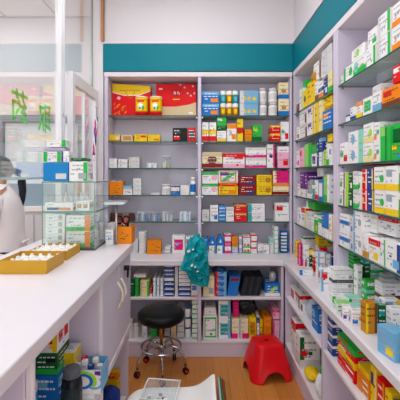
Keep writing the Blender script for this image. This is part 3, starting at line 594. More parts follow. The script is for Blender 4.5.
flat(mb, [(-.13, .16), (-.10, .15), (-.09, .17), (-.115, .185)], -.0013, cm('p'))
for i in range(9): flat(mb, [(-.10+.022*i, .226), (-.086+.022*i, .226), (-.086+.022*i, .238), (-.10+.022*i, .238)], -.0014, cm('A'))
mb.build('bag', gb_)
MB().tube([(-.045+.045*2*t/10, -.004, .225-.06*math.sin(PI*t/10)) for t in range(11)], .0025, cm('A')).build('handle', gb_)
# red and cream gift case
gc = empty('gift_case', (X_(176, 3.44), 3.448, z0), -.03, 'red and cream gift case with white lettering on the top shelf', 'gift case')
mb = MB(); W = .385; H = .285; mb.box(-W/2, W/2, 0, .09, 0, H, cm('R'))
flat(mb, [(-W/2, .002), (W/2, .002), (W/2, .128), (W*.3, .107), (0, .092), (-W*.25, .092), (-W/2, .10)], -.0006, cm('M'))
for (a, b, s_) in ((-.025, .195, .024), (.012, .195, .024)):
    for (p, q, r, t) in ((0, 0, .2, 1), (.35, 0, .5, 1), (.7, .1, .9, .9), (0, .4, 1, .55), (.1, .8, .9, .95), (.1, 0, .9, .12)):
        flat(mb, [(a+p*s_, b+q*s_), (a+r*s_, b+q*s_), (a+r*s_, b+t*s_), (a+p*s_, b+t*s_)], -.0008, cm('W'))
flat(mb, [(-.165, .235), (-.13, .235), (-.13, .25), (-.165, .25)], -.0008, cm('p'))
flat(mb, [(-.03, .15), (.035, .15), (.035, .158), (-.03, .158)], -.0008, cm('Y'))
for a, b in ((.07, .25), (.10, .20), (.13, .18), (.15, .26), (.03, .275), (.165, .20)): flat(mb, [(a, b), (a+.018, b-.004), (a+.022, b+.008), (a+.006, b+.012)], -.0008, cm('p'))
flat(mb, [(.12, .03), (.16, .03), (.16, .045), (.12, .045)], -.0009, cm('W'))
mb.build('case', gc)
MB().tube([(-.05+.1*t/12, -.004, .248-.06*math.sin(PI*t/12)) for t in range(13)], .0022, cm('r')).build('handle', gc)
gb_.scale = (1, 1, 1.1); gc.scale = (1, 1, 1.13)
# tins
for xm, lb in ((141.6, 'left of the two yellow and red tins standing before gift bag'), (156, 'right of the two yellow and red tins, before the gift case')):
    x = X_(xm, 3.37); r = .056; c_, Rd, Yl = cm('W'), cm('R'), cm('Y')
    o = MB().lathe([(r, 0), (r, .035), (r, .045), (r, .145), (r, .15), (r, .168)], Yl, ms=[Rd, cm('A'), Yl, Rd, Yl, Yl], n=28).build('tin', None, (x, 3.375, z0)); tag(o, lb, 'tin', 'yellow and red tins on the top shelf')
    MB().lathe([(r+.002, .169), (r+.002, .177), (r-.003, .18)], c_, n=28).build('lid', o)
    mb = MB()
    for (cc, a0, a1, zz0, zz1) in (('W', -.5, .35, .07, .115), ('G', .2, .55, .05, .09), ('B', -.3, 0, .055, .08), ('R', -.7, .6, .125, .14)):
        V = []; n = 8
        for q in range(n+1):
            a = -PI/2+a0+(a1-a0)*q/n; s1 = math.sin(PI*q/n)*.3 if cc != 'R' else 0
            V += [((r+.0008)*math.cos(a), (r+.0008)*math.sin(a), zz0+(zz1-zz0)*(.3-s1 if cc != 'R' else 0)), ((r+.0008)*math.cos(a), (r+.0008)*math.sin(a), zz1-(zz1-zz0)*(.3-s1 if cc != 'R' else 0))]
        mb.add(V, [[2*q, 2*q+2, 2*q+3, 2*q+1] for q in range(n)], cm(cc))
    mb.build('print', o)
# clear containers
def bin_(x, y, z, w_, d_, h_, label, group, contents=('B', 'W', 's'), n=5):
    b = empty('clear_bin', (x, y, z+.0006), 0, label, 'bin', group); t = .002
    MB().box(-w_/2, w_/2, 0, d_, 0, t, m_clear, 0).box(-w_/2, w_/2, 0, t, t, h_, m_clear, 0).box(-w_/2, w_/2, d_-t, d_, t, h_, m_clear, 0).box(-w_/2, -w_/2+t, t, d_-t, t, h_, m_clear, 0).box(w_/2-t, w_/2, t, d_-t, t, h_, m_clear, 0).build('tray', b)
    MB().tube([(-w_/2, 0, h_), (w_/2, 0, h_), (w_/2, d_, h_), (-w_/2, d_, h_)], .002, mat('#e4e8ec', .2, 0, .02, 5, 'clear_rim'), 6, True).build('rim', b)
    mb = MB(); rnd = random.Random(label)
    for i in range(n):
        a = -w_/2+.012+(w_-.024)*(i+.5)/n; ww = (w_-.024)/n*.42
        mb.box(a-ww, a+ww, .012+.01*rnd.random(), d_-.02, t+.001, h_*rnd.uniform(.55, 1.05), cm(contents[i % len(contents)]))
    return b, mb
for i, (a, b) in enumerate(((136.6, 147.4), (148.6, 159.6), (161.6, 172.6), (179.6, 190.4))):
    t, mb = bin_(X_((a+b)/2), yf, Z[4], (b-a)*yf/F, .11, .085, ['leftmost clear bin of blue and white packs, fifth shelf, back left bay', 'second clear bin of blue and white packs, fifth shelf, back left bay', 'third clear bin of pale packs, fifth shelf, back left bay', 'rightmost clear bin of blue packs, fifth shelf, back left bay'][i], 'clear bins on the fifth shelf', ('B', 's', 'W', 'b') if i != 2 else ('W', 's'))
    c_ = mb.build('packets', None, (t.location.x, t.location.y, t.location.z)); tag(c_, 'small packs standing inside the '+['leftmost', 'second', 'third', 'rightmost'][i]+' clear bin, fifth shelf', 'packets', 'packs inside the clear bins', 'stuff')
t, mb = bin_(X_(152), yf, Z[2], 10*yf/F, .10, .045, 'low clear bin on the third shelf, back left bay', None, ('W', 's'), 3)
c_ = mb.build('packets', None, tuple(t.location)); tag(c_, 'pale packs inside the low clear bin, third shelf, back left bay', 'packets', None, 'stuff')
jar = empty('clear_jar', (X_(165.4), yf+.05, Z[2]+.0006), 0, 'round clear jar of pale sachets on the third shelf, back left bay', 'jar')
MB().lathe([(.042, 0), (.045, .01), (.045, .09), (.043, .095)], m_clear, n=24).build('glass_body', jar); MB().lathe([(.046, .0955), (.046, .112), (.044, .114)], cm('w'), n=24).build('lid', jar)
mb = MB(); [mb.box(-.025+.014*i, -.015+.014*i, -.02, .02, .003, .05+.02*(i % 3), cm('WybY'[i % 4])) for i in range(4)]; mb.build('sachets', jar)
bottle(X_(166), yf+.04, Z[3], .044, .10, 'W', 'w', 'white tub with grey lid on the fourth shelf, back left bay', band='w', neck=.85)
bottle(X_(192.8), yf+.03, Z[3], .026, .165, 'W', 'W', 'white bottle with blue and green band at the right end, fourth shelf, back left bay', band='B', neck=.7)
for i, (px, lb) in enumerate(((176, 'leftmost'), (183.5, 'second'))): pass
# open orange boxes
def open_box(x, y, z, w_, d_, h_, m, label, name='open_box', rz=0, flap=True, tall_back=0):
    t = .003; o = empty(name, (x, y, z+.0006), rz, label, 'box')
    MB().box(-w_/2, w_/2, 0, d_, 0, t, m, 0).box(-w_/2, w_/2, 0, t, t, h_, m, 0).box(-w_/2, w_/2, d_-t, d_, t, h_+tall_back, m, 0).box(-w_/2, -w_/2+t, t, d_-t, t, h_, m, 0).box(w_/2-t, w_/2, t, d_-t, t, h_, m, 0).build('tray', o)
    return o
orange = mat('#f08a10', .5, 0, .05, 30, 'orange_card'); m_ink = mat('#8a4a08', .6, 0, .05, 30, 'brown_ink')
def scribble(o, w_, h_, seed):
    rnd = random.Random(seed); mb = MB()
    for i in range(9):
        a = rnd.uniform(-w_*.3, w_*.2); b = rnd.uniform(h_*.15, h_*.8); l = rnd.uniform(.008, .03)
        mb.add([(a, -.0006, b), (a+l, -.0006, b+rnd.uniform(-.006, .006)), (a+l, -.0006, b+.004), (a, -.0006, b+.003)], [[0, 1, 2, 3]], m_ink)
    mb.build('handwriting', o)
ob = open_box(X_(116), yf, Z[3], .125, .11, .125, orange, 'orange card box at the left end of the fourth shelf, back left bay'); scribble(ob, .12, .12, 3)
mb = MB(); [mb.box(-.05+.02*i, -.035+.02*i, .01, .09, .004, .13+.006*(i % 3), cm('Wws'[i % 3])) for i in range(5)]; c_ = mb.build('packets', None, tuple(ob.location)); tag(c_, 'white packs inside the orange box on the fourth shelf', 'packets', None, 'stuff')
ob = open_box(X_(154, 3.27), 3.27, CT, .125, .10, .125, orange, 'open orange card box on the back worktop below the clear bins'); scribble(ob, .12, .11, 5)
mb = MB(); [mb.box(-.055+.022*i, -.037+.022*i, .01, .088, .004, .10+.01*(i % 3), cm('kns'[i % 3])) for i in range(5)]; c_ = mb.build('packets', None, tuple(ob.location)); tag(c_, 'dark packs inside the open orange box on back worktop', 'packets', None, 'stuff')
# brown pouches at the left end of the fifth shelf
for i, px in enumerate((112, 118.5, 125, 131)):
    o = MB().prism([(-.025, 0), (.025, 0), (.028, .03), (.022, .07), (-.02, .075), (-.028, .03)], 'y', 0, .05, mat(['#5a3026', '#6d4a3a', '#8a7a70', '#54302c'][i], .5, 0, .2, 40)).build('pouch', None, (X_(px), 3.36, Z[4]+.0006))
    tag(o, ['leftmost dark brown', 'second brown', 'third greyish', 'rightmost dark brown'][i]+' pouch on the fifth shelf left of the clear bins', 'pouch', 'brown pouches on the fifth shelf')
# jars: gold tins with white lids
gcard = cm('A')
k = 0
for lev in (0, 1):
    for i in range(3):
        x = X_(223.3+6.2*i); r = .027; body = gcard if lev == 0 else (cm('T') if i != 1 else gcard)
        zz = z0+lev*.1165
        o = MB().lathe([(r, 0), (r, .03), (r, .078)], body, ms=[body, body, body], n=20).build('supplement_jar', None, (x, yf+.03, zz))
        tag(o, (['left', 'middle', 'right'][i])+' '+(['gold jar', 'gold jar', 'gold jar'][i] if lev == 0 or i == 1 else 'teal jar')+' with white lid, '+('lower' if lev == 0 else 'upper')+' row, top shelf, back right bay', 'jar', 'white lidded jars on the top shelf')
        MB().lathe([(r, .0785), (r+.001, .081), (r+.001, .112), (r-.002, .1155)], cm('W'), n=20).build('lid', o)
        MB().box(-.012, .012, -r-.001, -r+.003, .02, .06, cm('Y' if body is gcard else 'b'), 0).build('label', o)
# card sheet behind jars
tag(MB().box(-.085, .085, 0, .02, 0, .24, cm('A')).build('display_card', None, (X_(229.5), 3.43, z0)), 'gold card box standing behind the jars on top shelf', 'box')
for (px, lev, lb) in ((263.6, 0, 'lower white plastic bottle, left pair, top shelf, back right bay'), (263.6, 1, 'upper white plastic bottle, left pair, top shelf, back right bay'), (273.6, 0, 'lower white plastic bottle with red dot, right pair, top shelf, back right bay'), (273.6, 1, 'upper white plastic bottle, right pair, top shelf, back right bay')):
    bottle(X_(px), yf+.045, z0+lev*.131, .036 if px < 270 else .041, .13, 'W', 'w', lb, 'white plastic bottles on the top shelf', band='w', neck=.72)
    o = bpy.data.objects[-1]
for px, zz, cc in ((263.6, .05, 'R'), (273.6, .075, 'R')):
    pass
# teal plastic bag hanging over the worktop edge
def sac():
    rnd = random.Random(3); nu, nv = 30, 34; V = []; F_ = []
    # outline (left, right) from the gathered top to the drooping foot, in metres from the bag's top middle
    out = [(0, -.045, .06), (.05, -.075, .085), (.12, -.085, .10), (.20, -.11, .105), (.255, -.125, .11), (.275, -.075, .115), (.32, -.06, .115), (.37, -.035, .105), (.395, .06, .10)]
    def lr(z):
        for (a, b, c), (a2, b2, c2) in zip(out, out[1:]):
            if z <= a2: q = (z-a)/(a2-a); return b+(b2-b)*q, c+(c2-c)*q
        return out[-1][1:]
    for j in range(nv):
        z = .395*j/(nv-1); l, r = lr(z); t = j/(nv-1); th = .018+.045*math.sin(PI*min(1, t*1.05+.06))**.7
        for i in range(nu):
            a = 2*PI*i/nu; k_ = math.sin(7*a+5*t*3)*.10+math.sin(13*a-19*t)*.09+math.sin(4*a+23*t)*.10+rnd.uniform(-.10, .10)
            V.append(((l+r)/2+(r-l)/2*math.cos(a)*(1+.15*k_), th*math.sin(a)*(1+1.6*k_), -z+.008*math.sin(5*a+9*t)))
    for j in range(nv-1):
        for i in range(nu): F_.append([j*nu+i, j*nu+(i+1) % nu, (j+1)*nu+(i+1) % nu, (j+1)*nu+i])
    F_.append(list(range(nu))[::-1]); F_.append([(nv-1)*nu+i for i in range(nu)])
    return V, F_
m_bag = mat('#0a9aa6', .22, 0, .35, 14, 'teal_plastic')
V, F_ = sac(); bag = empty('plastic_bag', (-.035, 2.955, 1.035), 0, 'crumpled teal plastic bag hanging over the front edge of back worktop', 'bag')
MB().add(V, F_, m_bag, False).build('bag_body', bag)
MB().tube([(.0, .02, -.01), (.01, .08, .0), (.02, .12, -.08), (.02, .13, -.198)], [.03, .028, .022, .012], m_bag, 8).build('bag_strap', bag)
for a, b, w_, h_ in ((-.055, -.10, .03, .018), (-.02, -.085, .02, .012), (-.03, -.215, .022, .02), (-.005, -.225, .014, .014), (.015, -.26, .02, .008)):
    MB().prism([(a-w_/2, b), (a-w_*.1, b-h_*.4), (a+w_/2, b+h_*.1), (a+w_*.3, b+h_*.8), (a-w_*.3, b+h_*.6)], 'y', -.074, -.060, cm('W')).build('white_print', bag)

# ------------------------------------------------------------------ base cabinet oddments
for i, px in enumerate((130.6, 135.6)):
    bottle(X_(px, 3.12), 3.14, .1385, .022, .12 if i else .16, 'w', 'W', ['taller', 'shorter'][i]+' white bottle at the left end of bottom shelf, back cabinet', 'white bottles on the bottom shelf')
for i, (px, lev) in enumerate(((187.6, 0), (187.6, 1), (187.6, 2), (146.6, 0))):
    if px > 150: bottle(X_(px, 3.12), 3.15, .1385+lev*.088, .026, .086, 'W', 'B', ['lowest', 'middle', 'topmost'][lev]+' white bottle with blue cap stacked behind the black stool', 'blue capped bottles on the bottom shelf')
# folders leaning on the upper shelf, right bay
def folder(x, w_, h_, m, label, lean, group, tab=None):
    o = empty('folder', (x, 3.10, .5087), 0, label, 'folder', group)
    s_ = lean*h_
    MB().prism([(0, 0), (w_, 0), (w_+s_, h_), (s_, h_)], 'y', 0, .22, m).build('cover', o)
    if tab: MB().prism([(w_*.1+s_*.75, h_*.78), (w_*.9+s_*.75, h_*.78), (w_*.9+s_*.95, h_*.95), (w_*.1+s_*.95, h_*.95)], 'y', -.0012, -.0002, tab).build('tab', o)
folder(X_(226.9, 3.1), .088, .165, cm('B'), 'wide blue folder box with red tab on the upper shelf, back cabinet', .18, None, cm('r'))
for i in range(9): folder(X_(240.3, 3.1)+.018*i, .0165, .16+.004*(i % 3), mat(['#20242b', '#2c3440', '#15181d'][i % 3], .4, 0, .1, 20), (NTH+['rightmost'])[i].replace('ninth', 'rightmost')+' black leaning folder on the upper shelf, right of blue folder', .22, 'black folders on the upper shelf')
# clear glass funnel thing above the lime swoosh box
o = MB().lathe([(.02, 0), (.03, .01), (.035, .06), (.02, .09)], mat('#b9c0c4', .15, .3, .2, 40, 'crumpled_foil'), n=9).build('foil_pack', None, (X_(273, 3.12), 3.15, .5087+.111)); tag(o, 'crumpled grey foil pack lying on the blue box with lime swoosh', 'pack')
# black bag of goods on the bottom shelf
rnd = random.Random(5); V = []; F_ = []; nu, nv = 18, 12
for j in range(nv):
    t = j/(nv-1); r = math.sin(PI*(t*.94+.03))**.45
    for i in range(nu):
        a = 2*PI*i/nu; q = 1+.10*math.sin(4*a+8*t)+rnd.uniform(-.05, .05)
        V.append((.085*r*q*math.cos(a)*(1.1-.2*t), .06*r*q*math.sin(a), .15*t))
for j in range(nv-1):
    for i in range(nu): F_.append([j*nu+i, j*nu+(i+1) % nu, (j+1)*nu+(i+1) % nu, (j+1)*nu+i])
F_.append(list(range(nu))[::-1]); F_.append([(nv-1)*nu+i for i in range(nu)])
o = MB().add(V, F_, mat('#1d2326', .2, 0, .4, 30, 'black_plastic_film')).build('black_bag', None, (X_(247.5, 3.15), 3.19, .1385+.181)); tag(o, 'shiny black plastic bag lying on the pink and yellow boxes', 'bag')
# clear bag, yellow packs and lotion bottle in the right base cabinet
def lump(name, x, y, z, rx, ry, rz_, m, label, cat, seed, parts=()):
    rnd = random.Random(seed); V = []; F_ = []; nu, nv = 16, 10
    for j in range(nv):
        t = j/(nv-1); r = math.sin(PI*(t*.92+.04))**.6
        for i in range(nu):
            a = 2*PI*i/nu; q = 1+.08*math.sin(3*a+7*t)+rnd.uniform(-.06, .06); V.append((rx*r*q*math.cos(a), ry*r*q*math.sin(a), rz_*t))
    for j in range(nv-1):
        for i in range(nu): F_.append([j*nu+i, j*nu+(i+1) % nu, (j+1)*nu+(i+1) % nu, (j+1)*nu+i])
    F_.append(list(range(nu))[::-1]); F_.append([(nv-1)*nu+i for i in range(nu)])
    o = MB().add(V, F_, m, False).build(name, None, (x, y, z+.0006)); return tag(o, label, cat)
lump('plastic_bag', .80, 2.55, .5355, .05, .07, .13, mat('#c5d0de', .15, 0, .3, 30, 'pale_film'), 'small pale plastic bag with blue packs, middle shelf of right cabinet', 'bag', 2)
lump('yellow_pouch', .78, 2.50, .1385, .055, .075, .07, mat('#f2c410', .4, 0, .25, 25, 'yellow_film'), 'crumpled yellow pouch on the bottom shelf of right cabinet', 'pouch', 4)
lump('yellow_pouch', .82, 2.38, .1385, .05, .05, .10, mat('#f2c410', .4, 0, .25, 25), 'taller crumpled yellow pouch beside the green capped pouch', 'pouch', 6)
o = lump('refill_pouch', .765, 2.26, .1385, .04, .035, .17, mat('#e9eeee', .35, 0, .1, 30, 'white_film'), 'white refill pouch with green cap on the bottom shelf, right cabinet', 'pouch', 8)
MB().lathe([(.014, .168), (.014, .2), (.008, .215)], cm('G'), n=14).build('cap', o)

# ------------------------------------------------------------------ black stool on castors
st = empty('swivel_stool', (-.305, 2.835, 0), .15, 'round black vinyl swivel stool with chrome foot ring and castors', 'stool')
MB().lathe([(.06, .398), (.15, .405), (.178, .42), (.186, .445), (.182, .468), (.16, .482), (.10, .486), (.0, .484)], m_black, n=40, cap=False).build('seat', st)
MB().lathe([(.05, .385), (.13, .39), (.13, .3975), (.05, .3975)], mat('#2a2b2e', .5, .2, .05, 20, 'seat_plate'), n=24).build('seat_plate', st)
MB().lathe([(.012, .22), (.012, .384)], mat('#b5762a', .3, .6, .1, 20, 'brass_stem'), n=14).build('piston', st)
MB().lathe([(.022, .12), (.024, .20), (.018, .2195)], m_chrome, n=16).build('column', st)
MB().tube([(.155*math.cos(2*PI*i/40), .155*math.sin(2*PI*i/40), .205) for i in range(40)], .009, m_chrome, 8, True).build('foot_ring', st)
for i in range(5):
    a = 2*PI*i/5-PI/2; ca, sa = math.cos(a), math.sin(a)
    lg = MB().tube([(.02*ca, .02*sa, .19), (.08*ca, .08*sa, .215), (.145*ca, .145*sa, .195), (.185*ca, .185*sa, .13), (.195*ca, .195*sa, .065)], .0105, m_chrome, 8).build('leg', st)
    cs = MB()
    for sd in (-1, 1):
        q = [(.024*math.cos(t*PI/8), .0265+.024*math.sin(t*PI/8)) for t in range(16)]; c2, s2 = math.cos(a+.6), math.sin(a+.6)
        V = [(.197*ca+c2*p[0]-s2*(sd*.008-.006), .197*sa+s2*p[0]+c2*(sd*.008-.006), p[1]) for p in q]+[(.197*ca+c2*p[0]-s2*(sd*.008+.006), .197*sa+s2*p[0]+c2*(sd*.008+.006), p[1]) for p in q]
        cs.add(V, [list(range(16)), [16+t for t in range(16)][::-1]]+[[t, (t+1) % 16, 16+(t+1) % 16, 16+t] for t in range(16)], m_black)
    co = cs.build('castor', lg)
    hub = MB(); c2, s2 = math.cos(a+.6), math.sin(a+.6)
    for sd in (-1, 1):
        q = [(.013*math.cos(t*PI/6), .0265+.013*math.sin(t*PI/6)) for t in range(12)]
        V = [(.197*ca+c2*p[0]-s2*sd*.0146, .197*sa+s2*p[0]+c2*sd*.0146, p[1]) for p in q]; hub.add(V, [list(range(12))], cm('R'))
    MB.build(hub, 'red_hub', lg)
# red plastic stool
rs_ = bmesh.new()
def red_stool():
    n = 8; mb = MB(); V = []; R0, R1, Hh = .168, .105, .255
    # rounded-square rings, legs formed by arches cut into the lower edge
    def ring(r, z, N=64, arch=0):
        out = []
        for i in range(N):
            a = 2*PI*i/N; c_, s_ = math.cos(a), math.sin(a); p = 5
            rr = r/((abs(c_)**p+abs(s_)**p)**(1/p)); zz = z
            if arch:
                side = abs(((a+PI/4) % (PI/2))-PI/4)/(PI/4)   # 0 at middle of a side, 1 at a corner
                side2 = side
                t = max(0, 1-(side2/.62)**2)**.5 if side2 < .62 else 0
                zz = z+arch*t
            out.append((rr*c_, rr*s_, zz))
        return out
    N = 64; L = [ring(R0, 0, N, .085), ring(R0*.985, .012, N, .085), ring(.150, .10, N, .0), ring(.128, .17, N), ring(.113, .225, N), ring(.108, .243, N), ring(.097, .253, N), ring(.05, .2545, N), ring(.018, .254, N), ring(.014, .247, N)]
    for j, rg in enumerate(L): V += rg
    # interpolate the arch so it fades
    F_ = []
    for j in range(len(L)-1):
        for i in range(N): F_.append([j*N+i, j*N+(i+1) % N, (j+1)*N+(i+1) % N, (j+1)*N+i])
    mb.add(V, F_, mat('#e01420', .3, 0, .04, 20, 'red_plastic'), True)
    o = mb.build('plastic_stool', None, (.525, 2.83, .001), .18); tag(o, 'low square red plastic stool with arched sides on the wooden floor', 'stool')
    sm = o.modifiers.new('shell', 'SOLIDIFY'); sm.thickness = .004; sm.offset = -1
    MB().box(-.018, .018, 0, .0015, -.02, .02, mat('#7a4a20', .4, 0, .1, 30, 'brown_label')).build('sticker', o, (-.06, -.142, .12)).rotation_euler = (-.27, 0, 0)
red_stool(); rs_.free()

# ------------------------------------------------------------------ white moulded seat in the foreground
ws = empty('plastic_chair', (-.14, 1.60, 0), 0, 'white moulded plastic chair seat with raised side in the near foreground', 'chair')
m_wp = mat('#f3f1ee', .3, 0, .02, 8, 'white_plastic')
prof = [(-.24, .405), (-.225, .43), (-.19, .446), (-.12, .45), (.02, .45), (.09, .452), (.13, .462), (.165, .485), (.195, .512), (.215, .522)]
mb = MB(); V = []; F_ = []; NP = len(prof)
ys = [-.26, -.24, -.1, .08, .2, .255, .28, .29]; inset = [.03, .01, 0, 0, .0, .012, .03, .06]
for yy, ins in zip(ys, inset):
    for (a, b) in prof: V.append((a+(ins if a < -.1 else 0), yy, b-(.02 if ins > .05 else .006 if ins > .02 else 0)))
for j in range(len(ys)-1):
    for i in range(NP-1): F_.append([j*NP+i, j*NP+i+1, (j+1)*NP+i+1, (j+1)*NP+i])
so = MB().add(V, F_, m_wp, True).build('seat', ws); q = so.modifiers.new('shell', 'SOLIDIFY'); q.thickness = .008; q.offset = -1
q = so.modifiers.new('smooth', 'SUBSURF'); q.levels = 1; q.render_levels = 2
for a in (-.19, .15):
    for b in (-.2, .2): MB().tube([(a*.95, b*.95, .437 if a < 0 else .45), (a*1.12, b*1.1, .001)], [.016, .011], m_chrome, 10).build('leg', ws)
mg = MB().box(-.006, .004, -.10, .10, 0, .19, cm('D')).box(.0042, .014, -.10, .10, 0, .183, cm('r')).box(.0142, .02, -.10, .10, 0, .176, cm('D')).box(-.013, -.0062, -.1, .1, 0, .188, cm('s'))
mg.build('magazines', None, (.095, 1.73, .3335)).rotation_euler = (0, .05, 0)
o = bpy.data.objects['magazines']; tag(o, 'green and red magazines standing against the white chair right side', 'magazines')
nt_ = empty('magazine_stand', (.095, 1.73, 0), 0, 'slim white stand holding the magazines beside the white chair', 'stand')
MB().box(-.018, .03, -.11, .11, .322, .332, m_wp).build('tray', nt_); MB().box(-.01, .01, -.08, .08, .0, .3215, m_wp).build('post', nt_); MB().box(-.02, .07, -.11, .11, 0, .01, m_wp).build('foot', nt_)
t = empty('clear_box', (-.195, 1.785, .4535), -.12, 'clear plastic box with dark bits lying on the white chair', 'box'); a, b, h_ = .085, .085, .035
MB().box(-a, a, -b, b, 0, .003, m_clear, 0).box(-a, a, -b, -b+.003, .003, h_, m_clear, 0).box(-a, a, b-.003, b, .003, h_, m_clear, 0).box(-a, -a+.003, -b+.003, b-.003, .003, h_, m_clear, 0).box(a-.003, a, -b+.003, b-.003, .003, h_, m_clear, 0).build('tray', t)
MB().tube([(-a, -b, h_), (a, -b, h_), (a, b, h_), (-a, b, h_)], .003, mat('#eef0f2', .2, 0, .02, 5), 6, True).build('rim', t)
mb = MB(); rnd = random.Random(9)
for i in range(16):
    x, y = rnd.uniform(-.07, .05), rnd.uniform(-.07, .0); mb.box(x, x+.018, y, y+.008, .004, .009+.01*rnd.random(), cm('kKsW'[i % 4]))
o = mb.build('clips', None, (-.195, 1.785, .4535), -.12); tag(o, 'small dark metal clips scattered inside the clear plastic box', 'clips', None, 'stuff')

# ------------------------------------------------------------------ left counter: trays, display case, boxes
m_gold = mat('#c8960e', .45, .1, .06, 20, 'mustard_card')
def ampoule_tray(x0, x1, y0, y1, h_, label, glabel):
    cx, cy = (x0+x1)/2, y0; o = open_box(cx, cy, LT, x1-x0, y1-y0, h_, m_gold, label, 'card_tray')
    k = 0; nx = 5; ny = 4; proto = None
    for i in range(nx):
        for j in range(ny):
            xx = x0+.022+(x1-x0-.044)*i/(nx-1); yy = y0+.024+(y1-y0-.048)*j/(ny-1)
            if proto is None:
                ob_ = MB().lathe([(.0, .0), (.015, .001), (.019, .008), (.019, .030), (.014, .038), (.007, .042)], cm('W'), n=12, cap=False).build('vial', None)
                MB().lathe([(.008, .0422), (.009, .047), (.004, .050)], cm('W'), n=10).build('cap', ob_); proto = ob_
            else:
                ob_ = proto.copy(); C.objects.link(ob_); ch = proto.children[0].copy(); C.objects.link(ch); ch.parent = ob_
            ob_.location = (xx, yy, LT+.0045); ob_.rotation_euler = (0, 0, random.uniform(0, 3))
            tag(ob_, 'small white vial standing in the '+glabel, 'vial', 'white vials in the '+glabel)
ampoule_tray(-.935, -.712, 1.67, 1.885, .062, 'mustard card tray of white vials, nearer one on the left counter', 'nearer mustard tray')
ampoule_tray(-.93, -.718, 1.935, 2.155, .05, 'mustard card tray of white vials, farther one before display case', 'farther mustard tray')
# display case
cx0, cx1, cy0, cy1, cz0, cz1 = -.96, -.64, 2.19, 2.50, LT+.001, 1.51
dc = empty('display_case', ((cx0+cx1)/2, (cy0+cy1)/2, cz0), 0, 'small glass display case with green edges standing on the left counter', 'display case')
L = dc.location
def cb(name, x0, x1, y0, y1, z0_, z1_, m): return MB().box(x0-L.x, x1-L.x, y0-L.y, y1-L.y, z0_-L.z, z1_-L.z, m, 0).build(name, dc)
cb('base', cx0, cx1, cy0, cy1, cz0, cz0+.012, mat('#4a4f50', .4, 0, .05, 10, 'dark_base'))
cb('top_pane', cx0, cx1, cy0, cy1, cz1-.006, cz1, m_case); cb('side_pane', cx0, cx0+.004, cy0, cy1, cz0+.0125, cz1-.0065, m_case); cb('side_pane', cx1-.004, cx1, cy0, cy1, cz0+.0125, cz1-.0065, m_case); cb('front_pane', cx0+.005, cx1-.005, cy0, cy0+.004, cz0+.0125, cz1-.0065, m_case)
cs_z = 1.325; cb('glass_shelf', cx0+.005, cx1-.005, cy0+.005, cy1, cs_z-.003, cs_z+.003, m_case)
me_ = mat('#6f9c8c', .2, 0, .05, 10, 'green_glass_edge')
for (a, b, c_, d_, e, f) in ((cx0, cx0+.004, cy0-.004, cy0-.0005, cz0, cz1), (cx1-.004, cx1, cy0-.004, cy0-.0005, cz0, cz1), (cx0+.0045, cx1-.0045, cy0-.004, cy0-.0005, cz1-.007, cz1), (cx0+.0045, cx1-.0045, cy0-.004, cy0-.0005, cs_z-.005, cs_z+.005), (cx1+.0005, cx1+.004, cy0, cy1, cz1-.007, cz1), (cx1+.0005, cx1+.004, cy0, cy1, cs_z-.005, cs_z+.005)): cb('edge_strip', a, b, c_, d_, e, f, me_)
yy = 2.215
def dcb(xl, xr, hp, z, base, toks, label, y=yy, dep=.1, n=1, rot=0, up=0):
    for k in range(n):
        h = hp*y/F; carton(((xl+xr)/2-200)*y/F, y+(0 if n == 1 else .002*k), z+.0008+up*y/F+k*(h+.0006), rot, (xr-xl)*y/F-.002, dep, h-.0006, base, toks, (label if n == 1 else levels(n)[k]+' '+label), 'boxes in and on the glass display case')
dcb(44.5, 73, 8, cs_z+.003, 'W', 'll:N lr:O', 'long white box with blue and orange marks, case upper level')
dcb(75.5, 89.5, 10, cs_z+.003, 'W', 'ls:w sq:A', 'white box with two amber windows, case upper level')
for i in range(6): bottle(-.925+.034*i, 2.40, cs_z+.003, .014, .105, 'W', 'w', ['leftmost', 'second', 'third', 'fourth', 'fifth', 'rightmost'][i]+' slim white bottle at the back of the case upper level', 'slim white bottles in the case')
dcb(66, 90, 16, cz0+.0125, 'W', 'bt:G tf:w rs:O', 'white box with green wave, case lower level', n=2, y=2.22)
dcb(45, 64.5, 6.6, cz0+.0125, 'W', 'cr:s', 'white box left of the green wave boxes, case lower level', n=5, y=2.22)
dcb(48, 64, 12, cz0+.0125, 'L', 'tx', 'lime box at the back of the case lower level', y=2.36, up=18, n=1)
dcb(46, 66, 18, cz0+.0125, 'w', 'tx', 'grey-white box carrying the lime one, case lower level', y=2.355)
# on top of the case
ct = cz1+.0006
dcb(43, 68.4, 18.5, ct, 'Q', 'lr:w notx', 'large plain blue box on top of the display case', y=2.24, dep=.14)
dcb(69, 87.5, 19.5, ct, 'W', 'rs:G lr:s', 'white box with green corner right of the large blue box', y=2.24, dep=.12)
dcb(43.4, 61, 10.5, ct, 'W', 'rs:G ls:G', 'white box with bright green ends lying on the blue box', y=2.245, up=19.2)
dcb(61.4, 69, 11, ct, 'W', 'ls:N', 'small white box with navy edge on the blue box', y=2.25, up=19.2)
dcb(44, 65, 3, ct, 'v', 'tx', 'thin lilac box between the green ended boxes', y=2.25, up=30.4)
dcb(46.5, 66, 7.5, ct, 'W', 'rs:G tx', 'white box with green right end, topmost on the case', y=2.25, up=34)
dcb(71, 86, 3, ct, 'D', 'tx', 'flat dark green box lying on the white one atop the case', y=2.26, up=20.4)
# silver tray sticking out beside the case
o = MB().prism([(-.06, .0), (.05, .0), (.07, .012), (.05, .018), (-.06, .018), (-.075, .01)], 'y', 0, .16, mat('#b9c0c4', .3, .5, .05, 10, 'brushed_grey')).build('ticket_dispenser', None, (-.545, 2.30, 1.36), .1)
MB().tube([(0, .08, -.001), (0, .08, -.2692)], .008, m_chrome, 10).build('stand', o); tag(o, 'slanting grey tray on a thin stand right of the display case', 'tray')
